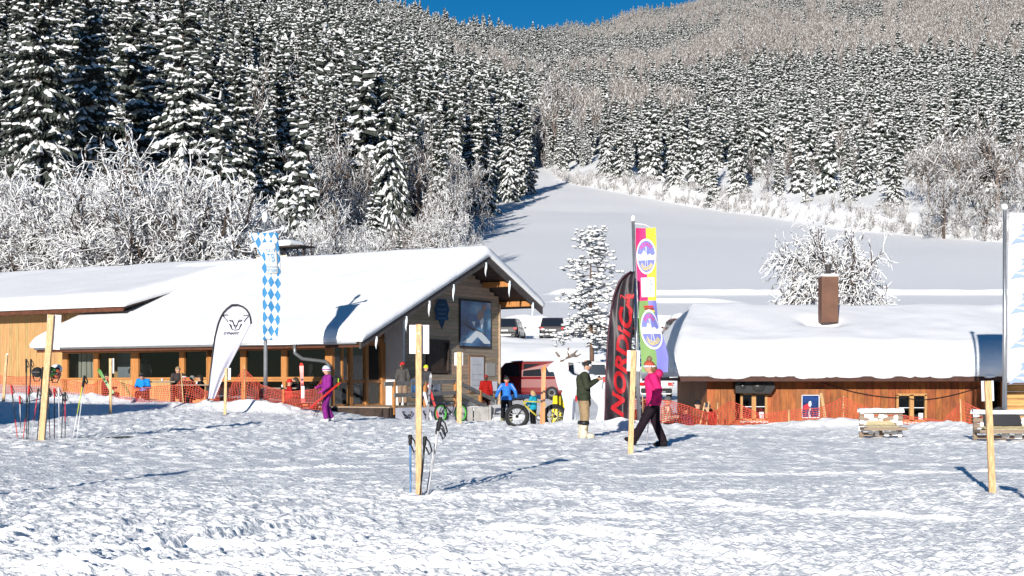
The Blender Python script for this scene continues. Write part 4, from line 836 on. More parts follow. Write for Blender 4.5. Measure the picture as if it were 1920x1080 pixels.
# --- blue-white lozenge flag
def lozenge():
    m = bpy.data.materials.new('lozenge_cloth'); m.use_nodes = True; nt = m.node_tree; b = nt.nodes['Principled BSDF']; b.inputs['Roughness'].default_value = .75
    tc = nt.nodes.new('ShaderNodeTexCoord'); sp = nt.nodes.new('ShaderNodeSeparateXYZ'); nt.links.new(tc.outputs['Object'], sp.inputs[0])
    def mth(op, a, c):
        n = nt.nodes.new('ShaderNodeMath'); n.operation = op
        for i, q in enumerate((a, c)):
            if isinstance(q, (int, float)): n.inputs[i].default_value = q
            else: nt.links.new(q, n.inputs[i])
        return n.outputs[0]
    a = mth('MULTIPLY', sp.outputs['X'], 4.3); c = mth('MULTIPLY', sp.outputs['Z'], 2.3); c = mth('ADD', c, mth('MULTIPLY', sp.outputs['X'], .5))
    p = mth('FLOOR', mth('ADD', a, c), 0); q = mth('FLOOR', mth('SUBTRACT', a, c), 0); s = mth('FLOORED_MODULO', mth('ADD', p, q), 2.0)
    mx = nt.nodes.new('ShaderNodeMix'); mx.data_type = 'RGBA'; nt.links.new(s, mx.inputs[0]); mx.inputs[6].default_value = (.58, .58, .58, 1); mx.inputs[7].default_value = (.03, .19, .40, 1)
    nt.links.new(mx.outputs[2], b.inputs['Base Color']); return m
Y0 = 50.6; x0 = PX(497, Y0); org = Vector((x0, Y0, gz(x0, Y0)))
fl = thing('flagpole', 'grey flagpole with a hanging blue-white lozenge banner before the chalet', 'flag', org)
zt = P(497, 410, Y0).z - org.z
part('pole', METAL, fl, lambda b: b.tube([(0, .08, -.4), (0, .08, zt * .5), (-.02, .08, zt)], [.075, .065, .05], 10))
part('snow_cap', SNOW, fl, lambda b: b.ball((-.02, .08, zt + .06), (.11, .11, .2), 10, jit=.1))
a_ = P(466, 444, Y0) - org; b_ = P(530, 429, Y0) - org
part('cross_bar', WHITE, fl, lambda b: (b.tube([a_, b_], .045, 8), b.ball(b_, .09, 8)))
rows = [(437, 469, 523), (448, 473, 522), (462, 480, 524), (480, 489, 526), (505, 492, 527), (540, 493, 527), (580, 494, 526), (612, 494, 525), (638, 494, 521)]
S = rows_fn(rows, Y0, lambda u, v: -.1 + .05 * math.sin(u * 6 + v * 5) + .03 * math.sin(v * 19), org)
bcl = cloth('banner_cloth', lozenge(), fl, S, 14, 50)
wf_ = cloth('white_field', cmat('field_white', (.58, .57, .56)), bcl, lambda u, v: S(u, v, .02), 8, 14, .26, .86, .09, .38)
BL = mat('print_blue', (.04, .22, .42), .7)
def em(tx, ty, u=.56, v=.2): return S(u + tx, v - ty, .03)
text_fit('emblem_letters', 'TB', .40, .075, BL, bcl, lambda x, y: em(x, y, .55, .235))
part('emblem_crown', BL, bcl, lambda b: [b.bar(em(p[0], p[1]), em(q[0], q[1]), .035, .012) for p, q in [((-.2, .01), (.2, .01)), ((-.2, .02), (-.14, .05)), ((.2, .02), (.26, .06)), ((0, .02), (0, .055)), ((.05, .02), (.2, .05)), ((-.05, .02), (-.12, .05))]])
text_fit('lettering', 'auhaus', .52, .026, BL, bcl, lambda x, y: em(x, y, .56, .315)); text_fit('lettering', 'ernsee', .50, .026, BL, bcl, lambda x, y: em(x, y, .56, .352))
# --- white teardrop flag
Y0 = 49.8; x0 = PX(392, Y0); org = Vector((x0, Y0, gz(x0, Y0))); tf = thing('teardrop_flag', 'white teardrop flag with black big-cat head logo by the left net', 'flag', org)
rows = [(572, 435, 446), (575, 431, 455), (580, 424, 462), (587, 418, 467), (596, 413, 470), (606, 409, 472), (632, 402, 459), (668, 397, 439), (705, 393, 419), (748, 390, 401)]
S2 = rows_fn(rows, Y0, lambda u, v: .07 * math.sin(u * 5 + 3 * v) + .04 * math.sin((u * 14 + v * 2)) * ss(.3, .7, v), org)
tcl = cloth('cloth', cmat('flag_white', (.55, .54, .63)), tf, S2, 18, 50)
part('pole', BLACK, tf, lambda b: b.tube([S2(0, 1.02 - 1.02 * i / 26.0) for i in range(26)] + [S2(0, 0)] + [S2(1, v) for v in (0, .02, .05, .09, .14, .2)], .035, 6))
def pxS(S, rows, off=.015):
    ys = [r[0] for r in rows]; Ls = [r[1] for r in rows]; Rs = [r[2] for r in rows]
    def f(px, py):
        l = np.interp(py, ys, Ls); r = np.interp(py, ys, Rs); return S(float((px - l) / (r - l)), float((py - ys[0]) / (ys[-1] - ys[0])), off)
    return f
def pxmap(Y, org, off): return lambda px, py, S=None: (lambda p: (p.x - org.x, p.y - off - org.y, p.z - org.z))(P(px, py, Y))
m2 = pxS(S2, rows, .03)
part('logo', INK, tcl, lambda b: leopard(lambda x, y: m2(442 + x * 24, 599 - y * 24), 1.0, b, .045))
text_fit('lettering', 'DYNAFIT', 31, 5, INK, tcl, lambda x, y: m2(434 + x, 625 - y + x * .02), shear=.35, bold=.02)
# --- black feather flag with red letters
Y0 = 39.6; x0 = PX(1137, Y0); org = Vector((x0, Y0, gz(x0, Y0))); nf = thing('feather_flag', 'black feather flag with tall red lettering beside the snow deer', 'flag', org)
rows = [(509, 1184, 1190), (514, 1174, 1190), (522, 1165, 1190), (535, 1158, 1190), (555, 1151, 1189), (585, 1146, 1188), (630, 1141, 1186), (690, 1137, 1183), (750, 1135, 1180), (788, 1134, 1178)]
S3 = rows_fn(rows, Y0, lambda u, v: .08 * math.sin(u * 5 + 5 * v) + .03 * math.sin(u * 13 - v * 9), org)
ncl = cloth('cloth', mat('flag_black', (.028, .02, .026), .45, var=.5, scale=2.5), nf, S3, 16, 60)
part('pole', mat('flag_pole_maroon', (.05, .01, .02), .4), nf, lambda b: b.tube([S3(0, 1.06 - 1.06 * i / 30.0) for i in range(31)], .03, 6))
m3 = pxS(S3, rows, .02)
REDL = mat('red_print', (.42, .012, .018), .55)
text_fit('lettering', 'NORDICA', 232, 25, REDL, ncl, lambda x, y: m3(1166.5 - y + x * .085, 664 - x - y * .25), shear=.25, bold=.035)
# --- four-coloured ski school banner on a tall pole
Y0 = 40.3; x0 = PX(1199, Y0); org = Vector((x0, Y0, gz(x0, Y0))); sf = thing('flagpole', 'tall pole with pink, yellow, green and blue banner showing two round emblems', 'flag', org)
part('pole', METAL, sf, lambda b: b.tube([P(1199, 812, Y0) - org, P(1193, 610, Y0) - org, P(1187, 412, Y0) - org], [.06, .055, .045], 10))
part('snow_cap', SNOW, sf, lambda b: b.ball(P(1187, 410, Y0) - org, (.06, .06, .11), 8, jit=.1))
part('hook_line', WHITE, sf, lambda b: b.tube([P(1189, 419, Y0) - org, P(1208, 421, Y0) - org, P(1229, 431, Y0) - org], .015, 5))
rows = [(427, 1192, 1229), (480, 1193, 1230), (520, 1195, 1230), (563, 1197, 1230), (600, 1198, 1234), (640, 1200, 1247), (670, 1202, 1254), (698, 1203, 1253)]
S4 = rows_fn(rows, Y0, lambda u, v: .10 * math.sin(u * 4 + 4 * v) + .03 * math.sin(v * 16 + u * 3), org)
mid = lambda v: .53 if v < .5 else .53 + .08 * (v - .5)
bc = part('banner_cloth', cmat('banner_pink', (.62, .03, .16)), sf, lambda b: b.grid(lambda u, v: S4(u * mid(v * .505), v * .505), 8, 24))
part('yellow_field', cmat('banner_yellow', (.72, .58, .05)), bc, lambda b: b.grid(lambda u, v: S4(mid(v * .505) + u * (1 - mid(v * .505)), v * .505), 8, 24))
part('green_field', cmat('banner_green', (.19, .32, .11)), bc, lambda b: b.grid(lambda u, v: S4(u * mid(.505 + v * .495), .505 + v * .495), 8, 24))
part('violet_field', cmat('banner_violet', (.20, .20, .55)), bc, lambda b: b.grid(lambda u, v: S4(mid(.505 + v * .495) + u * (1 - mid(.505 + v * .495)), .505 + v * .495), 8, 24))
part('white_patch', cmat('patch_white', (.72, .72, .74)), bc, lambda b: b.grid(lambda u, v: S4(.2 + .7 * u, .345 + v * .135, .02), 8, 6))
part('patch_eagle', BL, bc, lambda b: [b.bar(S4(p[0], p[1], .03), S4(q[0], q[1], .03), .05, .01) for p, q in [((.66, .36), (.76, .365)), ((.66, .36), (.70, .40)), ((.70, .40), (.80, .385)), ((.70, .40), (.66, .44))]])
for (va, c) in ((.54, (.55, .03, .03)), (.556, (.25, .04, .02)), (.572, (.7, .55, .06)), (.584, (.12, .3, .1))):
    part('small_logo', cmat('logo_%d' % int(va * 1000), c), bc, lambda b: b.grid(lambda u, v: S4(.28 + .1 * (va - .54) * 20 + .5 * u, va + v * .013, .02), 6, 2))
def emblem(cu, cv, ru, rv, top, bot):
    def D(r, a, off): return S4(cu + ru * r * math.cos(a), cv - rv * r * math.sin(a), off)
    part('emblem_ring', WHITE, bc, lambda b: b.grid(lambda u, v: D(.9 + .12 * v, u * 6.2832, .024), 40, 1))
    part('emblem_disc', cmat('emblem_violet', (.17, .19, .50)), bc, lambda b: b.grid(lambda u, v: D(.92 * v, u * 6.2832, .02), 40, 5))
    part('emblem_mountain', WHITE, bc, lambda b: b.grid(lambda u, v: S4(cu + ru * (-.88 + 1.76 * u), cv + rv * (.22 - v * (.30 + .22 * max(0, 1 - abs(u - .38) * 4) + .06 * math.sin(u * 20))), .028), 24, 2))
    part('emblem_skis', WHITE, bc, lambda b: [b.bar(S4(cu + ru * s_ * .05, cv - rv * .55, .036), S4(cu - ru * s_ * .14, cv + rv * .62, .036), .045, .01) for s_ in (-1, 1)])
    for (t_, r0, a0, a1, c, up) in ((top, .70, 2.45, .70, (.62, .03, .20), 1), (bot, .70, -2.5, -.64, (.72, .58, .08), -1)):
        text_fit('emblem_lettering', t_, 1.0, .24, cmat('emblem_text_%d' % up, c), bc, lambda x, y: D(r0 + y * up, a0 + (a1 - a0) * (x + .5), .032), bold=.02)
emblem(.50, .198, .48, .122, 'SKISCHULE', 'TEGERNSEE'); emblem(.52, .705, .46, .135, 'SKISCHULE', 'TEGERNSEE')
# --- white flag with blue sprigs at the right edge
Y0 = 34.0; x0 = PX(1884, Y0); org = Vector((x0, Y0, gz(x0, Y0))); wf2 = thing('flagpole', 'tall pole with white flag of blue star sprigs at the right picture edge', 'flag', org)
part('pole', METAL, wf2, lambda b: b.tube([(0, 0, -.4), (.0, 0, P(0, 392, Y0).z - org.z)], [.06, .042], 10))
part('snow_cap', SNOW, wf2, lambda b: b.ball((0, 0, P(0, 388, Y0).z - org.z), .08, 8, jit=.1))
rows = [(398, 1893, 1972), (500, 1891, 1970), (620, 1890, 1968), (718, 1887, 1964)]
S5 = rows_fn(rows, Y0, lambda u, v: .05 * math.sin(u * 5 + 3 * v), org)
wcl = cloth('cloth', cmat('flag_pale', (.52, .52, .56)), wf2, S5, 12, 30)
SPG = mat('sprig_blue', (.26, .34, .56), .7)
for k in range(5):
    v0 = .13 + k * .205
    part('sprig', SPG, wcl, lambda b: [b.add([S5(p[0], v0 + p[1], .02) for p in q], [tuple(range(len(q)))]) for q in ([(.05, .06), (.18, .02), (.34, .03), (.46, .05), (.3, .045), (.16, .05)], [(.2, .015), (.36, -.01), (.5, .02), (.36, .012)], [(.30, -.02), (.36, -.05), (.30, -.06), (.38, -.07), (.40, -.1), (.46, -.07), (.54, -.065), (.48, -.04), (.52, -.015), (.42, -.03)], [(.6, .06), (.8, .0), (.96, .02), (.8, .04)])])
# --- sign posts of raw timber
def sign_post(px, base, top, Y, wpx, board, label, lean=0, group='sign posts on the piste'):
    x = PX(px, Y); z0 = gz(x, Y); t = thing('sign_post', label, 'sign', (x, Y, z0)); s = F / Y
    h = CAM_H + (HOR - top) / F * Y - z0; dx = lean / s
    part('post', STAKE, t, lambda b: b.bar((0, 0, -.3), (dx, 0, h), wpx / s, wpx / s * .6, up=(0, 1, 0), bev=.004))
    if board:
        l, r_, tp, bt = board
        bx = part('board', WHITE, t, lambda b: b.box((((l + r_) / 2 - px) / s, .05, CAM_H + (HOR - (tp + bt) / 2) / F * Y - z0), ((r_ - l) / s, .012, (bt - tp) / s), rot=(0, math.atan2(dx, h) * .6, 0)))
        part('staple', METAL, t, lambda b: [b.box((dx * .9, -.002 - wpx / s * .3, h - k_), (.02, .004, .006)) for k_ in (.1, .3)])
    return t
sign_post(785, 930, 608, 15.7, 11, (767, 804, 609, 663), 'tallest near timber sign post with blank white board, before the deck')
sign_post(861, 795, 660, 45.5, 9, (852, 868, 661, 685), 'timber sign post with small white board in front of the gable wall')
sign_post(1181, 852, 657, 25.2, 10, (1176, 1200, 657, 696), 'timber sign post with white board before the black feather flag', lean=7)
sign_post(1863, 926, 714, 16.0, 12, (1843, 1866, 714, 752), 'timber sign post with narrow white board at the right picture edge', lean=-11)
sign_post(76, 828, 590, 32.0, 11, (86, 112, 590, 655), 'leaning timber post with white board among the ski poles at left', lean=20)
sign_post(421, 775, 690, 47.5, 5, (424, 432, 690, 712), 'thin low post with small board below the teardrop flag', lean=3)
sign_post(207, 770, 672, 46.0, 5, (208, 213, 672, 700), 'thin post with edge-on board before the left net', lean=0)
sign_post(5, 745, 665, 50.0, 5, (10, 14, 663, 682), 'thin leaning stake with small board at the left picture edge', lean=7)
sign_post(2010, 1010, 690, 11.6, 12, (1990, 2030, 690, 745), 'timber sign post outside the right picture edge whose shadow enters the snow')
sign_post(-260, 960, 640, 13.6, 11, (-280, -240, 640, 700), 'timber sign post outside the left picture edge')
for (px, base, tx, top, Yk, lb) in [(1551, 792, 1556, 738, 42.0, 'pale plank leaning on the hut wall beside the skier poster window')]:
    x = PX(px, Yk); t = thing('plank', lb, 'plank', (x, Yk, gz(x, Yk))); part('board', STAKE, t, lambda b: b.bar((0, 0, -.1), ((tx - px) / F * Yk, 1.2, CAM_H + (HOR - top) / F * Yk - gz(x, Yk)), .09, .03))
# --- orange safety nets
NETM = mat('net_orange', (0.46, 0.065, 0.035), .6, var=.2, scale=2)
def safety_net(label, pts, stakes, cell=.10, wd=.016, folds=.0, seed=0):
    """pts: list of (px, Y, top_py, bottom_py)"""
    t = thing('safety_net', label, 'net', (0, 0, 0)); P_ = np.array(pts, float)
    X = (P_[:, 0] - 960) / F * P_[:, 1]; L = np.concatenate([[0], np.cumsum(np.hypot(np.diff(X), np.diff(P_[:, 1])))]); n = int(L[-1] / cell)
    s = np.linspace(0, L[-1], n + 1); x = np.interp(s, L, X); y = np.interp(s, L, P_[:, 1]); top = np.interp(s, L, CAM_H + (HOR - P_[:, 2]) / F * P_[:, 1]); bot = np.interp(s, L, CAM_H + (HOR - P_[:, 3]) / F * P_[:, 1])
    y = y + .10 * (vnoise(s / .5, 0 * s, seed) - .5) * 2; nz = 12; V = []; Fc = []
    def pt(i, k):
        f = k / nz; return (x[i] + .02 * math.sin(i * .7 + k), y[i] + .05 * math.sin(k * .9 + i * .13) + .12 * f * math.sin(s[i] * 1.3), bot[i] + (top[i] - bot[i]) * f)
    for k in range(nz + 1):
        w_ = wd * (1.6 if k == nz else 1)
        for i in range(n):
            a = pt(i, k); b = pt(i + 1, k); o = len(V); V += [(a[0], a[1], a[2] - w_ / 2), (b[0], b[1], b[2] - w_ / 2), (b[0], b[1], b[2] + w_ / 2), (a[0], a[1], a[2] + w_ / 2)]; Fc.append((o, o + 1, o + 2, o + 3))
    for i in range(n + 1):
        for k in range(nz):
            a = pt(i, k); b = pt(i, k + 1); o = len(V); V += [(a[0] - wd / 2, a[1] - .004, a[2]), (a[0] + wd / 2, a[1] - .004, a[2]), (b[0] + wd / 2, b[1] - .004, b[2]), (b[0] - wd / 2, b[1] - .004, b[2])]; Fc.append((o, o + 1, o + 2, o + 3))
    o = obj('mesh_web', np_mesh('mesh_web', V, Fc, NETM), t); o['kind'] = 'stuff'
    for (px, Y, tp, bt, dx) in stakes:
        a = P(px, bt, Y); b = P(px + dx, tp, Y); part('stake', STAKE, t, lambda q: q.tube([a + Vector((0, .05, -.2)), b + Vector((0, .05, 0))], .022, 6))
    return t
safety_net('orange plastic safety net sagging along the chalet terrace', [(-60, 56, 700, 742), (30, 55, 707, 742), (90, 54, 706, 745), (170, 53, 722, 752), (200, 52.6, 708, 755), (260, 52, 728, 760), (330, 51.4, 722, 768), (345, 51.2, 706, 768), (385, 50.9, 735, 765), (440, 50.6, 716, 762), (458, 50.5, 690, 760), (490, 50.3, 722, 760), (540, 50, 735, 763), (590, 49.7, 730, 768), (612, 49.6, 700, 770)],
           [(345, 51.2, 700, 770, -6), (458, 50.5, 684, 765, 0), (608, 49.6, 695, 772, 3), (205, 52.6, 700, 758, 0), (92, 54, 700, 748, 0)], seed=1)
safety_net('orange plastic safety net sagging in front of the brown hut', [(1136, 39.6, 765, 793), (1180, 40.2, 752, 795), (1205, 40.6, 748, 790), (1260, 41, 752, 793), (1330, 41.6, 775, 802), (1370, 41.8, 752, 802), (1430, 41.8, 778, 808), (1480, 41.4, 770, 812), (1540, 41, 765, 812), (1582, 40.6, 745, 806), (1640, 40.2, 772, 812), (1700, 40, 780, 815), (1770, 39.4, 790, 822), (1805, 39, 752, 826), (1850, 38.8, 772, 826)],
           [(1322, 41.5, 752, 812, 8), (1346, 41.7, 755, 812, 0), (1310, 41.4, 755, 800, 12), (1582, 40.6, 742, 812, 0), (1805, 39, 748, 828, -3), (1205, 40.6, 742, 795, 0), (1480, 41.4, 768, 815, 0)], seed=2)
# --- ski poles
def ski_pole(px, base, tx, top, Y, c1, c2, grip, label, strap=1, group=None, dy=0.0):
    x = PX(px, Y); z0 = gz(x, Y); zb = CAM_H + (HOR - base) / F * Y; s = F / Y; b0 = Vector((0, 0, zb - .05 - z0)); t1 = Vector(((tx - px) / s, dy, CAM_H + (HOR - top) / F * Y - z0)); d = t1 - b0
    t = thing('ski_pole', label, 'ski pole', (x, Y, z0), group=group)
    part('shaft', [mat('pole_' + '_'.join('%d' % int(v * 99) for v in c1), c1, .35, spec=.5), mat('pole_' + '_'.join('%d' % int(v * 99) for v in c2), c2, .35, spec=.5)], t, lambda b: (b.tube([b0, b0 + d * .42], [.009, .012], 6, 0), b.tube([b0 + d * .42, b0 + d * .86], [.0125, .0135], 6, 1)))
    part('grip', mat('grip_' + '_'.join('%d' % int(v * 99) for v in grip), grip, .6), t, lambda b: b.tube([b0 + d * .83, b0 + d * .87, b0 + d * .93, b0 + d * .97, t1], [.014, .022, .020, .026, .018], 8))
    part('basket', mat('grip_' + '_'.join('%d' % int(v * 99) for v in grip), grip), t, lambda b: b.lathe([(.012, .0), (.05, .004), (.048, .014), (.012, .022)], tuple(b0 + d * .045 + Vector((0, 0, 0))), 12))
    if strap: part('strap', BLACK, t, lambda b: b.tube([t1 + Vector((0, -.01, -.01)), t1 + Vector((.05, -.02, -.07)), t1 + Vector((.075, -.02, -.16)), t1 + Vector((.045, -.01, -.2)), t1 + Vector((.01, 0, -.12))], .010, 5))
    return t
RD = (.5, .02, .02); BK = (.015, .015, .017); WH = (.65, .65, .66); BLU = (.05, .15, .4); SV = (.45, .45, .47); YG = (.5, .55, .05)
for (a) in [(34, 829, 21, 722, RD, BK, RD, 'leftmost red and black ski pole with red grip, leaning left'), (39, 829, 37, 742, SV, SV, RD, 'short silver ski pole with red grip, second from the left'), (42, 829, 55, 722, RD, BK, RD, 'red ski pole with red grip leaning right beside the silver one'),
            (50, 828, 49, 673, BK, BK, BK, 'left tall black ski pole of the highest pair'), (52, 828, 58, 673, BK, BK, BK, 'right tall black ski pole of the highest pair'), (57, 829, 72, 728, SV, RD, BK, 'silver and red ski pole leaning against the timber post'), (69, 828, 80, 688, BK, BK, BK, 'black ski pole with dangling strap touching the timber post'),
            (81, 828, 79, 728, RD, BK, BK, 'red ski pole standing just right of the timber post'), (84, 824, 92, 728, BLU, BLU, BK, 'blue ski pole behind the others in the cluster'), (94, 827, 90, 728, RD, BK, BK, 'black and red ski pole in the middle of the cluster'), (102, 828, 102, 728, RD, BK, RD, 'upright black and red ski pole right of the middle'),
            (111, 825, 110, 727, WH, SV, WH, 'white ski pole with pale grip in the cluster'), (115, 826, 118, 738, BK, BK, BK, 'short black ski pole right of the white one'), (122, 827, 122, 735, BK, RD, BK, 'rightmost dark ski pole of the tight cluster'),
            (135, 825, 158, 704, WH, YG, BK, 'white ski pole with yellow top leaning right, left of its pair'), (143, 826, 159, 704, WH, WH, BK, 'white ski pole leaning right, right of its pair')]:
    ski_pole(a[0], a[1], a[2], a[3], 32.3 + random.uniform(-.25, .25), *a[4:])
ski_pole(770, 926, 769, 815, 15.9, (.08, .2, .4), (.08, .2, .4), BK, 'blue ski pole left of the tallest near sign post')
ski_pole(787, 928, 797, 818, 15.6, BK, BK, BK, 'black ski pole tucked behind the tallest near sign post')
ski_pole(800, 930, 826, 782, 15.7, SV, SV, BK, 'silver ski pole leaning far right beside the near sign post')
ski_pole(798, 928, 823, 790, 16.0, SV, WH, BK, 'pale ski pole leaning parallel behind the silver one')
def rack_helmet(px, py, Y, c, label):
    t = thing('ski_helmet', label, 'helmet', P(px, py, Y)); part('shell', mat('helmet_' + label[:5], c, .3, spec=.5), t, lambda b: b.ball((0, 0, 0), (.13, .15, .12), 14)); part('strap', BLACK, t, lambda b: b.tube([(-.12, 0, -.03), (-.05, -.05, -.2), (.05, -.05, -.2), (.12, 0, -.03)], .012, 5)); part('goggles', BLACK, t, lambda b: b.box((.02, -.14, .0), (.2, .05, .07), bev=.02)); return t
rack_helmet(95, 697, 32.2, (.10, .32, .03), 'green ski helmet hung on a pole in the left cluster'); rack_helmet(104, 701, 32.3, (.55, .12, .05), 'orange ski helmet hung beside the green one'); rack_helmet(106, 692, 32.6, (.75, .75, .75), 'white ski helmet hung behind the green one'); rack_helmet(70, 698, 32.4, (.03, .03, .03), 'black ski helmet hung on the leaning timber post')
def ski(a, b, w, c, label, name='ski', curl=.04, c2=None):
    """one ski from tail a to tip b (world points)"""
    a = Vector(a); b = Vector(b); t = thing(name, label, 'ski', a); d = b - a; L = d.length; y = d.normalized(); x = y.cross(Vector((0, -1, 0)));
    x = x.normalized() if x.length > .2 else Vector((1, 0, 0)); z = x.cross(y)
    prof = [(0, .82, 0), (.03, 1, 0), (.3, .85, .012), (.5, .78, .02), (.75, .9, .01), (.92, 1.05, 0), (.97, .75, curl * .5), (1, .2, curl)]
    def g(q):
        V = []
        for (f, k, up) in prof: V += [y * L * f + z * up + x * s * w / 2 * k + z * tt_ for s in (-1, 1) for tt_ in (-.008, .008)]
        Fc = []
        for i in range(len(prof) - 1):
            o = i * 4; Fc += [(o, o + 4, o + 6, o + 2), (o + 1, o + 3, o + 7, o + 5), (o, o + 1, o + 5, o + 4), (o + 2, o + 6, o + 7, o + 3)]
        Fc += [(0, 2, 3, 1), (len(V) - 4, len(V) - 3, len(V) - 1, len(V) - 2)]; q.add(V, Fc)
    part('blade', mat('ski_' + '%d_%d_%d' % tuple(int(v * 99) for v in c), c, .3, spec=.5, var=.15, scale=2, col2=c2), t, g)
    part('binding', BLACK, t, lambda q: (q.box(y * L * .44 + z * .04, (.06, .06, .06)), q.box(y * L * .58 + z * .04, (.06, .07, .06)))); return t
for k, (pa, pb) in enumerate([((150, 824), (305, 824)), ((152, 822), (250, 820))]):
    ski(P(pa[0], pa[1], 32.4 + .3 * k), P(pb[0], pb[1], 32.7 + .3 * k), .06, BK, ['long black ski lying on the snow right of the pole cluster', 'shorter black ski lying behind the long one'][k])
Yk = 47.0
ski(P(568, 755, Yk), P(565, 680, Yk), .13, (.6, .03, .02), 'red ski with white lettering standing upright behind the left net', c2=(.62, .05, .03)); 
t_ = text_mesh('R', .1); bpy.data.meshes.remove(t_)
part('white_print', WHITE, bpy.data.objects['ski.002'] if 'ski.002' in bpy.data.objects else None, lambda b: b.box((0, -.03, .35), (.10, .006, .4)))
ski(P(212, 738, 50.5), P(184, 692, 50.7), .12, (.06, .2, .03), 'green ski leaning behind the left net', c2=(.12, .28, .05))
ski(P(1019, 803, 41.0), P(1021, 684, 41.1), .08, (.62, .2, .05), 'orange ski standing upright left of the snow deer'); ski(P(1014, 803, 41.2), P(1018, 688, 41.3), .07, (.45, .16, .05), 'second orange ski standing right against the first')
for k, (a, b, c) in enumerate([((800, 800), (808, 700), (.2, .2, .22)), ((826, 797), (803, 720), (.5, .03, .03)), ((812, 800), (795, 735), (.55, .55, .6))]):
    ski(P(a[0], a[1], 53), P(b[0], b[1], 53.6), .1, c, ['dark ski leaning on the deck stair rail', 'red ski leaning on the deck stair rail', 'pale ski leaning on the deck stair rail'][k])
# --- bicycles
def wheel(parent, c, r, tw, rimc, n=28):
    w = part('wheel', RUBBER, parent, lambda b: b.add([(c[0] + (r + tw * math.cos(q)) * math.cos(a), c[1] + tw * .85 * math.sin(q), c[2] + (r + tw * math.cos(q)) * math.sin(a)) for a in [6.2832 * i / n for i in range(n)] for q in [6.2832 * j / 8 for j in range(8)]], [(i * 8 + j, i * 8 + (j + 1) % 8, ((i + 1) % n) * 8 + (j + 1) % 8, ((i + 1) % n) * 8 + j) for i in range(n) for j in range(8)], 0, True))
    part('rim', rimc, w, lambda b: b.add([(c[0] + (r - tw * .8 - q * .03) * math.cos(a), c[1] + s * .025, c[2] + (r - tw * .8 - q * .03) * math.sin(a)) for a in [6.2832 * i / n for i in range(n)] for q, s in ((0, -1), (1, -1), (1, 1), (0, 1))], [(i * 4 + j, i * 4 + (j + 1) % 4, ((i + 1) % n) * 4 + (j + 1) % 4, ((i + 1) % n) * 4 + j) for i in range(n) for j in range(4)]))
    part('spokes', METAL, w, lambda b: [b.bar((c[0], c[1], c[2]), (c[0] + (r - tw) * math.cos(a), c[1], c[2] + (r - tw) * math.sin(a)), .006) for a in [6.2832 * i / 14 for i in range(14)]])
    part('hub', BLACK, w, lambda b: b.lathe([(.03, -.06), (.05, -.02), (.05, .02), (.03, .06)], c, 10, axis='Y'))
def bicycle(loc, rz, label, frame, tw=.05, r=.30, rimc=None, wb=1.08):
    t = thing('bicycle', label, 'bicycle', loc, rz); rr_ = r + tw; fm = mat('frame_' + label[:6], frame, .35, spec=.5); rimc = rimc or BLACK
    wheel(t, (-wb / 2, 0, rr_), r, tw, rimc); wheel(t, (wb / 2, 0, rr_), r, tw, rimc)
    bb = (.08, 0, rr_ - .04); st = (.22, 0, rr_ + .42); hd = (-.36, 0, rr_ + .45); hb = (-.33, 0, rr_ + .33)
    part('frame', fm, t, lambda b: [b.tube([p, q], rad, 8) for p, q, rad in ((bb, st, .02), (bb, hb, .026), (hd, hb, .026), (st, hd, .02), (bb, (wb / 2, .04, rr_), .014), (st, (wb / 2, .04, rr_), .012), (bb, (wb / 2, -.04, rr_), .014))])
    part('fork', BLACK, t, lambda b: [b.tube([hb, (-.42, s * .07, rr_ + .2), (-wb / 2, s * .07, rr_)], .016, 7) for s in (-1, 1)])
    part('saddle', BLACK, t, lambda b: (b.tube([st, (.25, 0, rr_ + .56)], .014, 6), b.prism([(.12, -.03), (.40, -.08), (.42, .08), (.12, .03)], rr_ + .56, rr_ + .60, axis='Z')))
    part('handlebar', BLACK, t, lambda b: (b.tube([hd, (-.42, 0, rr_ + .55)], .016, 6), b.tube([(-.40, -.34, rr_ + .57), (-.44, 0, rr_ + .55), (-.40, .34, rr_ + .57)], .014, 6)))
    part('crank', METAL, t, lambda b: (b.lathe([(.09, -.05), (.09, -.042)], bb, 18, axis='Y'), b.bar((bb[0], -.06, bb[2]), (bb[0] + .12, -.06, bb[2] - .12), .02), b.bar((bb[0], .06, bb[2]), (bb[0] - .12, .06, bb[2] + .12), .02))); return t
x, y = PX(1005, 42.0), 42.0; bicycle((x, y, gz(x, y) - .06), 0, 'fat-tyred bicycle with yellow frame behind the orange ski', (.42, .35, .03), .06, .31, None, 1.12)
x, y = PX(845, 51.5), 51.5; bicycle((x, y, gz(x, y) - .02), R(50), 'mountain bicycle with green rims leaning by the deck stairs', (.03, .03, .03), .035, .32, mat('green_rim', (.08, .4, .06), .4))
# --- snow stag sculpture
SCULPT = mat('packed_snow', (.86, .88, .92), .6, bump=.35, bscale=14)
def remesh(b, voxel, name, mats, parent=None, smooth=4, classify=None):
    me = b.mesh('tmp', mats); o = bpy.data.objects.new('tmp', me); COL.objects.link(o)
    m = o.modifiers.new('r', 'REMESH'); m.mode = 'VOXEL'; m.voxel_size = voxel; m.use_smooth_shade = True
    s = o.modifiers.new('s', 'SMOOTH'); s.factor = .5; s.iterations = smooth
    dg = bpy.context.evaluated_depsgraph_get(); dg.update(); r = bpy.data.meshes.new_from_object(o.evaluated_get(dg)); bpy.data.objects.remove(o); r.name = name
    r.materials.clear()
    for q in (mats if isinstance(mats, list) else [mats]): r.materials.append(q)
    if classify is not None:
        n = len(r.polygons); c = np.zeros(n * 3); r.polygons.foreach_get('center', c); r.polygons.foreach_set('material_index', classify(c.reshape(-1, 3)))
    r.polygons.foreach_set('use_smooth', [True] * len(r.polygons)); return obj(name, r, parent)
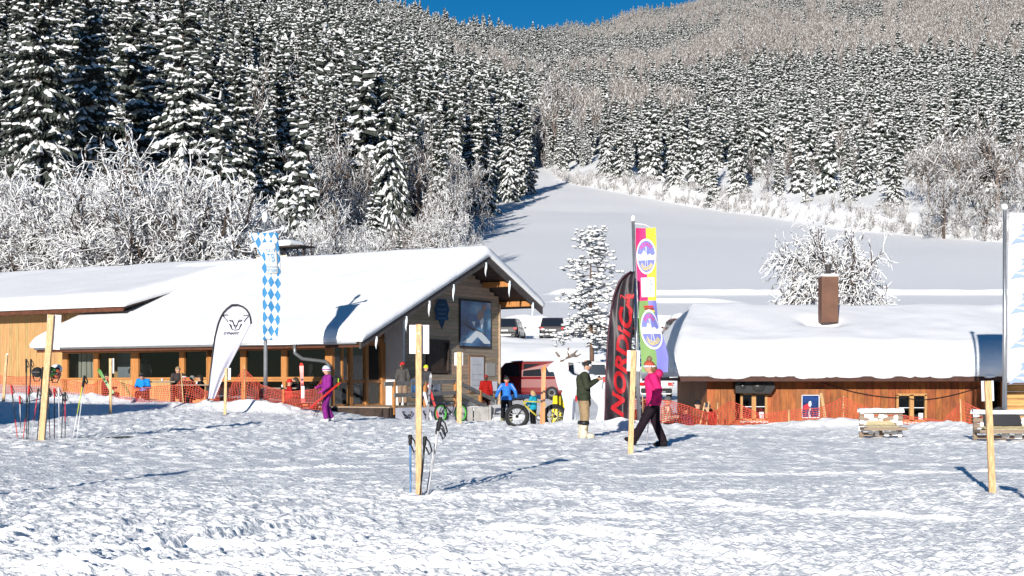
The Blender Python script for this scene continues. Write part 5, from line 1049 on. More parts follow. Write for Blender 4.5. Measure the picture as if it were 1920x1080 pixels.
Yd = 41.0; x = PX(1082, Yd); z0 = gz(x, Yd); stag = thing('snow_stag', 'white snow sculpture of a standing stag facing left behind the photographer', 'sculpture', (x, Yd, z0)); D = lambda px, py, dy=0: (PX(px, Yd) - x, dy, CAM_H + (HOR - py) / F * Yd - z0)
b = MB()
b.tube([D(1128, 727), D(1110, 724), D(1090, 726), D(1072, 727), D(1060, 722)], [.30, .36, .35, .37, .33], 14)
b.tube([D(1066, 722), D(1056, 706), D(1049, 692)], [.34, .25, .19], 12); b.tube([D(1052, 688), D(1042, 686), D(1031, 692), D(1027, 694)], [.18, .16, .10, .08], 12)
for (pts_, r_) in [(((1064, 735, -.16), (1066, 765, -.18), (1062, 805, -.2)), (.2, .12, .16)), (((1068, 735, .16), (1072, 765, .18), (1072, 805, .2)), (.2, .12, .16)), (((1120, 735, -.16), (1130, 762, -.18), (1124, 805, -.2)), (.27, .13, .17)), (((1126, 735, .16), (1134, 762, .18), (1131, 805, .2)), (.27, .13, .17))]:
    b.tube([D(*q) for q in pts_], list(r_), 10)
b.tube([D(1132, 718), D(1138, 728), D(1138, 742)], [.1, .09, .05], 8)
b.ball(D(1054, 682, -.16), (.10, .05, .07), 8); b.ball(D(1054, 682, .16), (.10, .05, .07), 8)
b.ball(D(1068, 803), (.55, .5, .22), 12); b.ball(D(1128, 803), (.5, .5, .2), 12)
remesh(b, .035, 'body', SCULPT, stag)
ANT = mat('antler', (.16, .11, .08), .7, var=.3)
for s in (-1, 1):
    part('antler', ANT, stag, lambda b: [b.tube([D(*q) for q in pp], rr__, 7) for pp, rr__ in ((((1050, 680, s * .08), (1058, 672, s * .22), (1072, 668, s * .34), (1082, 657, s * .38)), [.04, .035, .03, .012]), (((1056, 674, s * .18), (1048, 668, s * .28), (1042, 660, s * .3)), [.03, .025, .01]), (((1066, 670, s * .3), (1064, 660, s * .36), (1066, 652, s * .38)), [.028, .022, .01]), (((1074, 667, s * .35), (1082, 668, s * .42), (1088, 664, s * .45)), [.026, .02, .01]))])
part('antler_snow', SNOW, stag, lambda b: [b.ball(D(px, py, dy), (.13, .1, .08), 8, jit=.15) for px, py, dy in ((1060, 668, .2), (1072, 664, .3), (1054, 670, -.2), (1068, 660, -.3), (1047, 678, 0))])
# --- trough by the gable, yellow crate, pallet benches
x, y = PX(905, 58.5), 58.5; tr = thing('water_trough', 'grey wooden trough standing at the corner of the gable wall', 'trough', (x, y, gz(x, y) - .05), R(-10))
for sx in (-.65, 0.0): part('side', CONC, tr, lambda b: b.box((sx, -.3, .3), (.6, .06, .6)))
part('tub', CONC, tr, lambda b: (b.box((-.33, .3, .3), (1.3, .06, .6)), b.box((-.98, 0, .3), (.06, .6, .6)), b.box((.33, 0, .3), (.06, .6, .6)), b.box((-.33, 0, .12), (1.2, .55, .05)))); part('corner_post', CONC, tr, lambda b: b.box((.38, -.34, .34), (.09, .09, .68)))
part('snow', SNOW, tr, lambda b: b.ball((-.33, 0, .5), (.6, .26, .12), 10, jit=.1))
x, y = PX(1050, 43.5), 43.5; yb_ = thing('yellow_box', 'bright yellow board leaning behind the stag front legs', 'box', (x, y, gz(x, y)), .15)
part('panel', mat('yellow_paint', (.72, .55, .02), .5, var=.08), yb_, lambda b: b.box((0, 0, .42), (.5, .12, 1.0), rot=(.08, .06, 0), bev=.02)); part('mark', INK, yb_, lambda b: b.prism([(-.05, .5), (.03, .56), (.0, .48), (.05, .44), (-.03, .42)], -.075, -.07, axis='Y'))
def pallet_bench(px, py, w, label, dark=False):
    Y = 3200 / (py - HOR); x = PX(px, Y); t = thing('pallet_bench', label, 'bench', (x, Y, gz(x, Y) - .03), random.uniform(-.06, .06)); hh = .66
    for k in range(5): part('slat', GREYW, t, lambda b: b.box((0, .18 + random.uniform(-.01, .01), .12 + k * .125), (w, .03, .085)))
    for s in (-1, 0, 1): part('leg', GREYW, t, lambda b: b.box((s * (w / 2 - .05), .23, hh / 2), (.08, .06, hh)))
    part('seat', GREYW, t, lambda b: b.box((0, -.1, .26), (w, .5, .06)))
    for k in range(5):
        part('slat_snow', SNOWR, t, lambda b: [b.box((-w / 2 + (q + .5) * w / 9 + random.uniform(-.02, .02), .155, .15 + k * .125 + random.uniform(-.03, .035)), (w / 9 * random.uniform(.9, 1.3), .05, random.uniform(.05, .13)), rot=(random.uniform(-.1, .1), random.uniform(-.12, .12), 0), bev=.018) for q in range(9) if random.random() < .6])
    part('snow_cap', SNOWR, t, lambda b: b.grid(lambda u, v: ((u - .5) * w * 1.03, .05 + .30 * v, hh + .02 + .06 * math.sin(math.pi * v) ** .5 * (.45 + .9 * float(fbm(u * 5 + px, v * 2, 2, 3))) - .05 * (v in (0, 1))), 24, 6))
    part('sheepskin', mat('sheepskin', (.55, .46, .28), .95, var=.15, scale=9, bump=.6, bscale=40), t, lambda b: b.grid(lambda u, v: ((u - .5) * w * .72 * (.75 + .35 * math.sin(math.pi * v)) - .05, -.36 + .5 * v, .31 + .05 * float(fbm(u * 6, v * 6, 2, 5)) - .18 * max(0, .3 - v) * 2 + .22 * max(0, v - .75) * 2), 18, 12))
    if dark: part('dark_blanket', mat('dark_felt', (.035, .035, .04), .9, bump=.4), t, lambda b: b.grid(lambda u, v: ((u - .5) * w * .6 - .08, -.02 + .17 * v, .36 + .42 * v * (1 - .9 * abs(u - .45)) + .04 * float(fbm(u * 5, v * 5, 2, 8))), 14, 8))
pallet_bench(1655, 822, 1.0, 'snow-crusted pallet bench with a sheepskin below the right hut window'); pallet_bench(1888, 828, 1.35, 'pallet bench with sheepskin and dark blanket at the right picture edge', True)
# ------------------------------------------------------------------ people
def person(label, loc, rz, h=1.72, J=None, cols=None, hat=None, hair=None, bulk=1.0, voxel=.02, extra=None, goggles=None, sit=False, headturn=(0, 0), fingers=True, hatcol=None):
    """body grown as one surface round a posed skeleton; local +y is forward, +x to the person's left hand side is -x"""
    k = h / 1.75
    j = dict(pelvis=(0, 0, .95), spine=(0, .0, 1.14), chest=(0, .0, 1.34), neck=(0, .01, 1.50), head=(0, .03, 1.635),
             sl=(-.185, 0, 1.42), el=(-.25, -.03, 1.14), wl=(-.26, .07, .92), sr=(.185, 0, 1.42), er=(.25, -.03, 1.14), wr=(.26, .07, .92),
             hl=(-.095, 0, .92), kl=(-.105, .03, .50), al=(-.11, -.01, .09), hr=(.095, 0, .92), kr=(.105, .03, .50), ar=(.11, -.01, .09))
    if sit:
        for q in ('pelvis', 'spine', 'chest', 'neck', 'head', 'sl', 'el', 'wl', 'sr', 'er', 'wr', 'hl', 'hr'): j[q] = (j[q][0], j[q][1], j[q][2] - .45)
        j.update(kl=(-.12, .42, .48), kr=(.12, .42, .48), al=(-.12, .42, .08), ar=(.12, .42, .08), wl=(-.16, .32, .72), wr=(.16, .32, .72), el=(-.27, .05, .70), er=(.27, .05, .70))
    j.update(J or {}); j = {a: Vector(b) for a, b in j.items()}
    c = dict(jacket=(.1, .1, .1), pants=(.02, .02, .02), boots=(.03, .03, .03), gloves=(.02, .02, .02), skin=(.55, .30, .2)); c.update(cols or {})
    names = ['jacket', 'pants', 'boots', 'gloves', 'skin']
    mats = [SKIN if n == 'skin' else mat('%s_%d_%d_%d' % (n, *[int(v * 200) for v in c[n]]), c[n], .8, var=.12, scale=9, bump=.6, bscale=13, spec=.08) for n in names]
    B = bulk; seg = []
    def S_(a, b, ra, rb, g): seg.append((Vector(a), Vector(b), ra, rb, names.index(g)))
    S_(j['pelvis'], j['spine'], .150 * B, .148 * B, 'jacket'); S_(j['spine'], j['chest'], .148 * B, .160 * B, 'jacket'); S_(j['chest'], j['neck'] - Vector((0, 0, .05)), .150 * B, .075, 'jacket')
    for s in 'lr':
        S_(j['chest'] + Vector((0, 0, .04)), j['s' + s], .115 * B, .088 * B, 'jacket'); S_(j['s' + s], j['e' + s], .080 * B, .066 * B, 'jacket'); S_(j['e' + s], j['w' + s], .066 * B, .050 * B, 'jacket')
        d = (j['w' + s] - j['e' + s]).normalized(); hnd = j['w' + s] + d * .09; S_(j['w' + s], hnd, .040, .042, 'gloves')
        if fingers:
            sx = -1 if s == 'l' else 1; side = d.cross(Vector((0, 1, 0))); side = side.normalized() if side.length > .1 else Vector((1, 0, 0)); cur = side.cross(d)
            for q in range(4):
                o_ = hnd + side * (.030 - .02 * q); m_ = o_ + d * (.05 - .006 * abs(q - 1)) + cur * .012; S_(o_, m_, .013, .012, 'gloves'); S_(m_, m_ + d * .02 + cur * .03, .012, .010, 'gloves')
            o_ = j['w' + s] + d * .03 + side * .035; S_(o_, o_ + d * .05 + side * .03 + cur * .02, .015, .012, 'gloves')
        S_(j['pelvis'] - Vector((0, 0, .02)), j['h' + s], .14 * B, .118 * B, 'pants'); S_(j['h' + s], j['k' + s], .112 * B, .085 * B, 'pants'); S_(j['k' + s], j['a' + s] + (j['k' + s] - j['a' + s]) * .18, .082 * B, .080 * B, 'pants')
        f = j.get('t' + s, j['a' + s] + Vector((0, .17, -.035))); S_(j['a' + s] + Vector((0, 0, .05)), j['a' + s] + Vector((0, -.03, -.02)), .065, .058, 'boots'); S_(j['a' + s] + Vector((0, -.02, -.03)), f, .055, .046, 'boots')
    hd = j['head']; ax = (hd - j['neck']).normalized(); ft = Matrix.Rotation(headturn[0], 3, 'Z') @ Vector((0, 1, 0)); ft.z += headturn[1]; ft.normalize()
    S_(j['neck'] - Vector((0, 0, .04)), hd - ax * .06, .058, .056, 'skin'); S_(hd - ax * .045 + ft * .02, hd + ax * .045, .082, .098, 'skin'); S_(hd + ft * .06 - ax * .03, hd + ft * .045 - ax * .085, .055, .042, 'skin')
    S_(hd + ft * .105 - ax * .005, hd + ft * .122 - ax * .03, .012, .017, 'skin')
    sd = ft.cross(ax).normalized()
    for s in (-1, 1): S_(hd + sd * s * .095 + ax * .012, hd + sd * s * .098 - ax * .03, .018, .014, 'skin')
    b = MB()
    for (p, q, ra, rb, g) in seg:
        d = q - p; L = d.length; d = d / max(L, 1e-6)
        b.tube([p - d * ra * .95, p - d * ra * .6, p, q, q + d * rb * .6, q + d * rb * .95], [ra * .3, ra * .8, ra, rb, rb * .8, rb * .3], 10)
    PA = np.array([s[0][:] for s in seg]); PB = np.array([s[1][:] for s in seg]); RA = np.array([s[2] for s in seg]); RB = np.array([s[3] for s in seg]); GI = np.array([s[4] for s in seg])
    hem = j['pelvis'].z - .10
    def classify(C):
        D = PB - PA; t = np.clip(((C[:, None] - PA) * D).sum(2) / np.maximum((D * D).sum(1), 1e-8), 0, 1); dist = np.linalg.norm(C[:, None] - (PA + t[..., None] * D), axis=2) - (RA + (RB - RA) * t)
        g = GI[np.argmin(dist, 1)]; core = (np.abs(C[:, 0]) < .24) & (C[:, 2] > hem) & (C[:, 2] < hem + .2); g = np.where((g == 1) & core & (not sit), 0, g); return g
    t = thing('person', label, 'person', loc, rz); t.scale = (k, k, k)
    body = remesh(b, voxel, 'body', mats, t, 2, classify)
    up = ax
    def HP(f, s, u): return hd + ft * f + sd * s + ax * u
    part('eye', BLACK, t, lambda q: q.ball(HP(.10, -.035, .012), .010, 6)); part('eye', BLACK, t, lambda q: q.ball(HP(.10, .035, .012), .010, 6))
    part('mouth', mat('lip', (.35, .12, .10), .5), t, lambda q: q.tube([HP(.098, -.025, -.062), HP(.108, 0, -.064), HP(.098, .025, -.062)], .006, 5))
    def dome(q, r0, r1, lo, n=14):
        V = []; Fc = []; m_ = 7
        for i in range(m_ + 1):
            a = lo + (math.pi / 2 - lo) * i / m_
            for z in range(n):
                p = 6.2832 * z / n; V.append(HP(-.005 + math.cos(p) * r0 * math.cos(a), math.sin(p) * r0 * .93 * math.cos(a), .02 + r1 * math.sin(a)))
        for i in range(m_):
            for z in range(n): Fc.append((i * n + z, i * n + (z + 1) % n, (i + 1) * n + (z + 1) % n, (i + 1) * n + z))
        q.add(V, Fc, 0, True); q.add([V[z] for z in range(n)], [tuple(range(n))])
    if hair: part('hair', mat('hair_%d' % int(hair[0] * 500), hair, .8, var=.3, scale=20), t, lambda q: (dome(q, .116, .118, -.1), q.ball(HP(-.055, 0, -.02), (.085, .085, .10), 10), q.ball(HP(-.10, .0, -.06), (.04, .04, .09), 8)))
    if hat:
        hm = mat('hat_%d_%d_%d' % tuple(int(v * 200) for v in hatcol), hatcol, .75 if hat != 'helmet' else .3, var=.2, scale=14, spec=.3 if hat != 'helmet' else .5)
        if hat == 'beanie': part('hat', hm, t, lambda q: dome(q, .122, .135, -.05))
        if hat == 'bobble': part('hat', hm, t, lambda q: (dome(q, .122, .13, -.05),)); part('bobble', mat('bobble', (.20, .14, .09), .9), t, lambda q: q.ball(HP(-.03, 0, .18), .06, 9, jit=.12)); part('hat_band', WHITE, t, lambda q: [q.ball(HP(.112 * math.cos(a), .105 * math.sin(a), .02), .026, 6) for a in [i * .45 for i in range(14)]])
        if hat == 'helmet':
            part('helmet', hm, t, lambda q: dome(q, .14, .15, -.25)); part('goggle_strap', mat('strap_mag', (.4, .06, .3), .6), t, lambda q: q.tube([HP(.138 * math.cos(a), .13 * math.sin(a), .03) for a in [i * 6.2832 / 16 for i in range(17)]], .018, 6))
        if hat == 'cap': part('hat', hm, t, lambda q: (dome(q, .122, .125, .0), q.ball(HP(.12, 0, .03), (.07, .07, .014), 10)))
    if goggles: part('goggles', mat('goggle', goggles, .15, spec=.8), t, lambda q: q.tube([HP(.05, -.095, .02), HP(.095, -.05, .02), HP(.105, 0, .02), HP(.095, .05, .02), HP(.05, .095, .02)], .028, 8))
    if extra: extra(t, j, HP)
    return t
def on_ground(px, Y, dz=0): x = PX(px, Y); return (x, Y, gz(x, Y) + dz)
LEFT_, RIGHT_, TOCAM, AWAY = math.pi / 2, -math.pi / 2, math.pi, 0.0
def ex_pink(t, j, HP):
    part('hood', mat('jacket_pinkhood', (.55, .015, .12), .7, bump=.3), t, lambda q: q.ball((0, -.10, 1.50), (.15, .10, .10), 12, jit=.05))
    part('ski_pole', SV_M, t, lambda q: q.tube([(.30, .10, .95), (.28, .16, .02)], .010, 6)); part('pole_grip', BLACK, t, lambda q: q.tube([(.30, .09, .86), (.305, .085, 1.0)], .018, 6))
SV_M = mat('pole_alloy', (.45, .45, .47), .35, spec=.5)
person('person in a bright pink jacket, dark trousers and bobble hat striding left past the net', on_ground(1226, 28.3), LEFT_ - .15, 1.70,
       dict(kl=(-.10, .20, .52), al=(-.11, .42, .12), tl=(-.12, .56, .17), kr=(.10, -.03, .50), ar=(.11, -.20, .09), tr=(.11, -.02, .05), el=(-.25, -.12, 1.16), wl=(-.20, .0, .98), er=(.26, -.05, 1.14), wr=(.28, .08, .96), chest=(0, .03, 1.34), neck=(0, .05, 1.50), head=(0, .08, 1.63)),
       dict(jacket=(.60, .02, .14), pants=(.016, .010, .014), boots=(.015, .013, .015), gloves=(.03, .01, .02)), hat='bobble', hatcol=(.4, .07, .04), hair=(.16, .09, .04), bulk=1.12, goggles=(.6, .6, .62), extra=ex_pink)
def ex_green(t, j, HP):
    part('hood', mat('hood_white', (.66, .65, .68), .9, bump=.5, bscale=30), t, lambda q: (q.ball((0, -.09, 1.56), (.16, .13, .14), 12, jit=.05), q.ball((0, .0, 1.49), (.15, .14, .07), 12, jit=.04)))
    part('red_patch', mat('patch_red', (.6, .02, .02), .7), t, lambda q: q.box((-.02, -.165, .90), (.13, .03, .13), rot=(.05, .1, 0), bev=.01))
    part('phone', BLACK, t, lambda q: q.box((.0, .36, 1.38), (.15, .03, .08), bev=.008)); part('hanging_glove', BLACK, t, lambda q: (q.ball((-.17, .14, .80), (.05, .06, .12), 9, jit=.1), q.ball((-.17, .16, .92), (.04, .04, .06), 8)))
    for s in (-1, 1): part('boot_cuff', BLACK, t, lambda q: q.lathe([(.10, .30), (.12, .33), (.12, .37), (.10, .40)], (s * .11, .0, 0), 12)); part('boot_shaft', mat('boot_beige', (.62, .55, .42), .7, bump=.3), t, lambda q: (q.lathe([(.10, .02), (.10, .12), (.085, .20), (.10, .32)], (s * .11, -.01, 0), 12), q.ball((s * .115, .12, .06), (.07, .13, .065), 10)))
person('person in dark green jacket and khaki trousers holding a phone before the snow stag', on_ground(1094, 33.0), RIGHT_ + .1, 1.80,
       dict(er=(.25, .04, 1.16), wr=(.10, .28, 1.30), el=(-.25, .04, 1.16), wl=(-.10, .28, 1.30), head=(0, .06, 1.63)), dict(jacket=(.035, .042, .026), pants=(.30, .21, .12), boots=(.62, .55, .42), gloves=(.5, .28, .18)), hat='cap', hatcol=(.02, .018, .018), hair=(.05, .035, .025), bulk=1.1, goggles=(.4, .2, .05), extra=ex_green)
def ex_purple(t, j, HP):
    part('backpack', mat('pack_black', (.02, .02, .022), .7), t, lambda q: q.box((.02, -.22, 1.24), (.30, .18, .42), rot=(.1, 0, 0), bev=.05)); part('pack_panel', mat('pack_lime', (.35, .6, .05), .6), t, lambda q: (q.box((.02, -.33, 1.13), (.28, .03, .12), bev=.01), q.box((-.08, -.33, 1.32), (.05, .03, .14), bev=.01)))
    for s in (0, .05): part('carried_ski', mat('ski_60_3_2', (.6, .03, .02), .3), t, lambda q: q.bar((-.30, -.35 + s, 1.25), (-.34, .62 + s, .45), .09, .02))
    for s in (0, .05): part('carried_pole', BLACK, t, lambda q: q.tube([(-.34, .05 + s, 1.05), (-.30, .42 + s * 2, .18)], .009, 6))
person('skier in purple suit and pale helmet carrying red skis towards the left terrace', on_ground(614, 44.3), LEFT_ + .35, 1.72,
       dict(kl=(-.10, .12, .51), al=(-.11, .06, .09), kr=(.10, .02, .50), ar=(.11, -.18, .12), el=(-.27, .02, 1.15), wl=(-.27, .22, 1.0), er=(.25, .06, 1.17), wr=(.12, .25, 1.12)), dict(jacket=(.23, .025, .21), pants=(.19, .02, .18), boots=(.6, .6, .6), gloves=(.35, .03, .22)), hat='helmet', hatcol=(.55, .64, .68), hair=(.2, .12, .06), bulk=1.12, extra=ex_purple)
def ex_blue(t, j, HP):
    part('sleeve_stripe', WHITE, t, lambda q: [q.bar(j['s' + s] + Vector((0, .09, .03)), j['e' + s] + Vector((0, .085, .05)), .045, .012) for s in 'lr'])
    part('red_collar', mat('collar_red', (.5, .03, .02), .7), t, lambda q: q.prism([(-.05, 1.40), (.05, 1.40), (.03, 1.54), (-.03, 1.54)], .13, .165, axis='Y')); part('ski_pole', SV_M, t, lambda q: q.tube([(.42, .2, .95), (.52, .3, .02)], .009, 6))
    for s in (-1, 1): part('boot_shaft', mat('boot_olive', (.28, .27, .13), .5), t, lambda q: q.lathe([(.085, .02), (.085, .15), (.075, .3)], (s * .15, .0, 0), 10))
person('person in blue ski jacket with white sleeve stripes facing the camera beside the red van', on_ground(950, 51.5, .02), TOCAM, 1.62, dict(el=(-.34, .0, 1.18), wl=(-.38, .1, .97), er=(.34, .0, 1.18), wr=(.40, .16, .98), al=(-.15, 0, .09), ar=(.15, 0, .09), kl=(-.14, .05, .5), kr=(.14, .05, .5)), dict(jacket=(.03, .16, .52), pants=(.012, .012, .015), boots=(.28, .27, .13), gloves=(.02, .02, .02)), hat='beanie', hatcol=(.02, .02, .022), bulk=1.12, extra=ex_blue)
person('person in shiny turquoise jacket with blond ponytail standing behind the fat-tyred bicycle', on_ground(1000, 42.4), LEFT_ - .5, 1.06, dict(el=(-.26, .12, 1.18), wl=(-.25, .30, 1.0), er=(.26, .1, 1.18), wr=(.25, .28, 1.02), head=(0, .03, 1.66)), dict(jacket=(.02, .30, .42), pants=(.012, .012, .014), boots=(.35, .33, .32), gloves=(.5, .3, .2)), hair=(.42, .28, .13), bulk=1.2, headturn=(.3, 0))
pdk = CH(-.1, 2.9, FLOOR); person('person in grey jacket and red beanie standing on the deck, back to the camera', pdk, AWAY + .2, 1.76, dict(), dict(jacket=(.075, .07, .068), pants=(.25, .17, .12), gloves=(.4, .25, .17)), hat='beanie', hatcol=(.5, .02, .02), bulk=1.1, hair=(.05, .04, .03))
pdk = CH(.1, 4.3, FLOOR); person('person with neon yellow hat and grey coat by the gable window', pdk, AWAY - .4, 1.66, dict(), dict(jacket=(.05, .05, .055), pants=(.03, .03, .035)), hat='beanie', hatcol=(.55, .62, .03), bulk=1.1)
pdk = CH(.62, 8.3, .0); person('person in red jacket standing at the foot of the deck stairs', pdk, AWAY, 1.70, dict(), dict(jacket=(.3, .012, .01), pants=(.05, .02, .015)), hat='cap', hatcol=(.25, .02, .02), bulk=1.1, hair=(.05, .03, .02))
# seated guests behind the nets
def guest(px, Y, zhead_py, rz, label, cols, hat=None, hatcol=None, hair=None, h=1.7, goggles=None, J=None):
    x = PX(px, Y); zh = CAM_H + (HOR - zhead_py) / F * Y; z0 = zh - 1.30 * h / 1.75
    return person(label, (x, Y, z0), rz, h, J, cols, hat, hair, 1.1, .026, None, goggles, True, fingers=False, hatcol=hatcol)
guest(268, 54.5, 698, TOCAM, 'seated guest in bright blue jacket bent over, behind the left net', dict(jacket=(.015, .22, .60)), 'beanie', (.015, .015, .018), J=dict(head=(0, .16, 1.12), neck=(0, .08, 1.03)))
guest(345, 54.2, 702, TOCAM + .3, 'seated guest in dark brown coat with sunglasses behind the left net', dict(jacket=(.035, .022, .015)), None, None, (.05, .035, .025), goggles=(.02, .02, .02))
guest(362, 54.8, 705, TOCAM - .6, 'seated guest in black jacket right of the brown-coated one', dict(jacket=(.015, .015, .017)), 'cap', (.2, .2, .2))
guest(333, 55.6, 688, TOCAM + .5, 'fair-haired guest sitting behind the brown-coated one', dict(jacket=(.05, .04, .04)), None, None, (.25, .17, .1))
guest(376, 54.3, 703, LEFT_, 'dark-haired guest at the end of the left terrace group', dict(jacket=(.02, .02, .025)), None, None, (.02, .015, .012))
guest(198, 54.8, 700, RIGHT_, 'seated guest in dark red jacket beside the green ski', dict(jacket=(.12, .02, .02)), None, None, (.02, .015, .012))
guest(541, 52.3, 712, RIGHT_ + .4, 'seated guest in red jacket and red beanie behind the left net', dict(jacket=(.35, .015, .015)), 'beanie', (.5, .02, .015))
guest(556, 52.8, 708, LEFT_ - .6, 'seated guest with sunglasses and black jacket next to the red beanie', dict(jacket=(.013, .013, .015)), None, None, (.04, .03, .02), goggles=(.02, .02, .02))
guest(1250, 41.6, 745, RIGHT_, 'person in cream coat and grey beanie behind the right net', dict(jacket=(.55, .45, .35)), 'beanie', (.10, .10, .10))
guest(1284, 42.0, 762, RIGHT_ + .6, 'seated guest in dark purple jacket and black hat behind the right net', dict(jacket=(.05, .03, .09)), 'beanie', (.012, .01, .014))
guest(1309, 42.6, 752, AWAY + .3, 'seated guest in olive coat with fur collar and black bobble hat by the hut corner', dict(jacket=(.06, .055, .035)), 'beanie', (.012, .01, .012))
guest(1326, 43.2, 757, AWAY, 'seated guest in red jacket half hidden by the hut corner', dict(jacket=(.45, .02, .03)), 'beanie', (.05, .05, .06))
guest(1209, 41.2, 752, AWAY, 'person in turquoise jacket behind the banner pole', dict(jacket=(.02, .28, .5)), 'beanie', (.03, .03, .04))
guest(1182, 41.0, 752, AWAY + .5, 'person in dark jacket sitting right of the black feather flag', dict(jacket=(.02, .018, .02)), 'beanie', (.03, .03, .035))
def indoor(px, ly, label, col, rz=AWAY, sit=False, hair=(.05, .03, .02)):
    # local x on chalet for the pixel column at depth ly
    lo, hi = -18.0, -2.6
    for _ in range(40):
        m = (lo + hi) / 2; w = CH(m, ly, 0); lo, hi = (m, hi) if 960 + w.x / w.y * F < px else (lo, m)
    w = CH(lo, ly, FLOOR + .35); person(label, w, rz, 1.74, None, dict(jacket=col), None, hair, 1.0, .026, sit=sit, fingers=False)
indoor(272, 2.2, 'person in grey-green shirt standing inside behind the second window', (.20, .21, .17)); indoor(245, 2.4, 'seated guest in grey pullover inside, left of the standing person', (.22, .2, .18), RIGHT_, True)
indoor(655, 4.6, 'dark silhouetted guest inside the glazed porch', (.02, .02, .022), TOCAM); indoor(585, 2.6, 'dark guest inside behind the red ski', (.02, .018, .018), LEFT_)
# tables inside and on the terrace
for (px, Y, py) in ((300, 55, 716), (365, 54, 722), (525, 52.5, 728)):
    t = thing('terrace_table', {300: 'wooden terrace table between the blue jacket and the dark group', 365: 'wooden terrace table before the dark group', 525: 'wooden terrace table left of the red beanie'}[px], 'table', P(px, py, Y)); part('top', GREYW, t, lambda b: b.box((0, 0, 0), (1.3, .7, .05)))
    for sx in (-.5, .5): part('leg', DARKW, t, lambda b: b.box((sx, 0, -.4), (.08, .5, .75)))
    part('cup', WHITE, t, lambda b: b.lathe([(.03, .03), (.04, .13)], (.1, -.1, 0), 10)); 
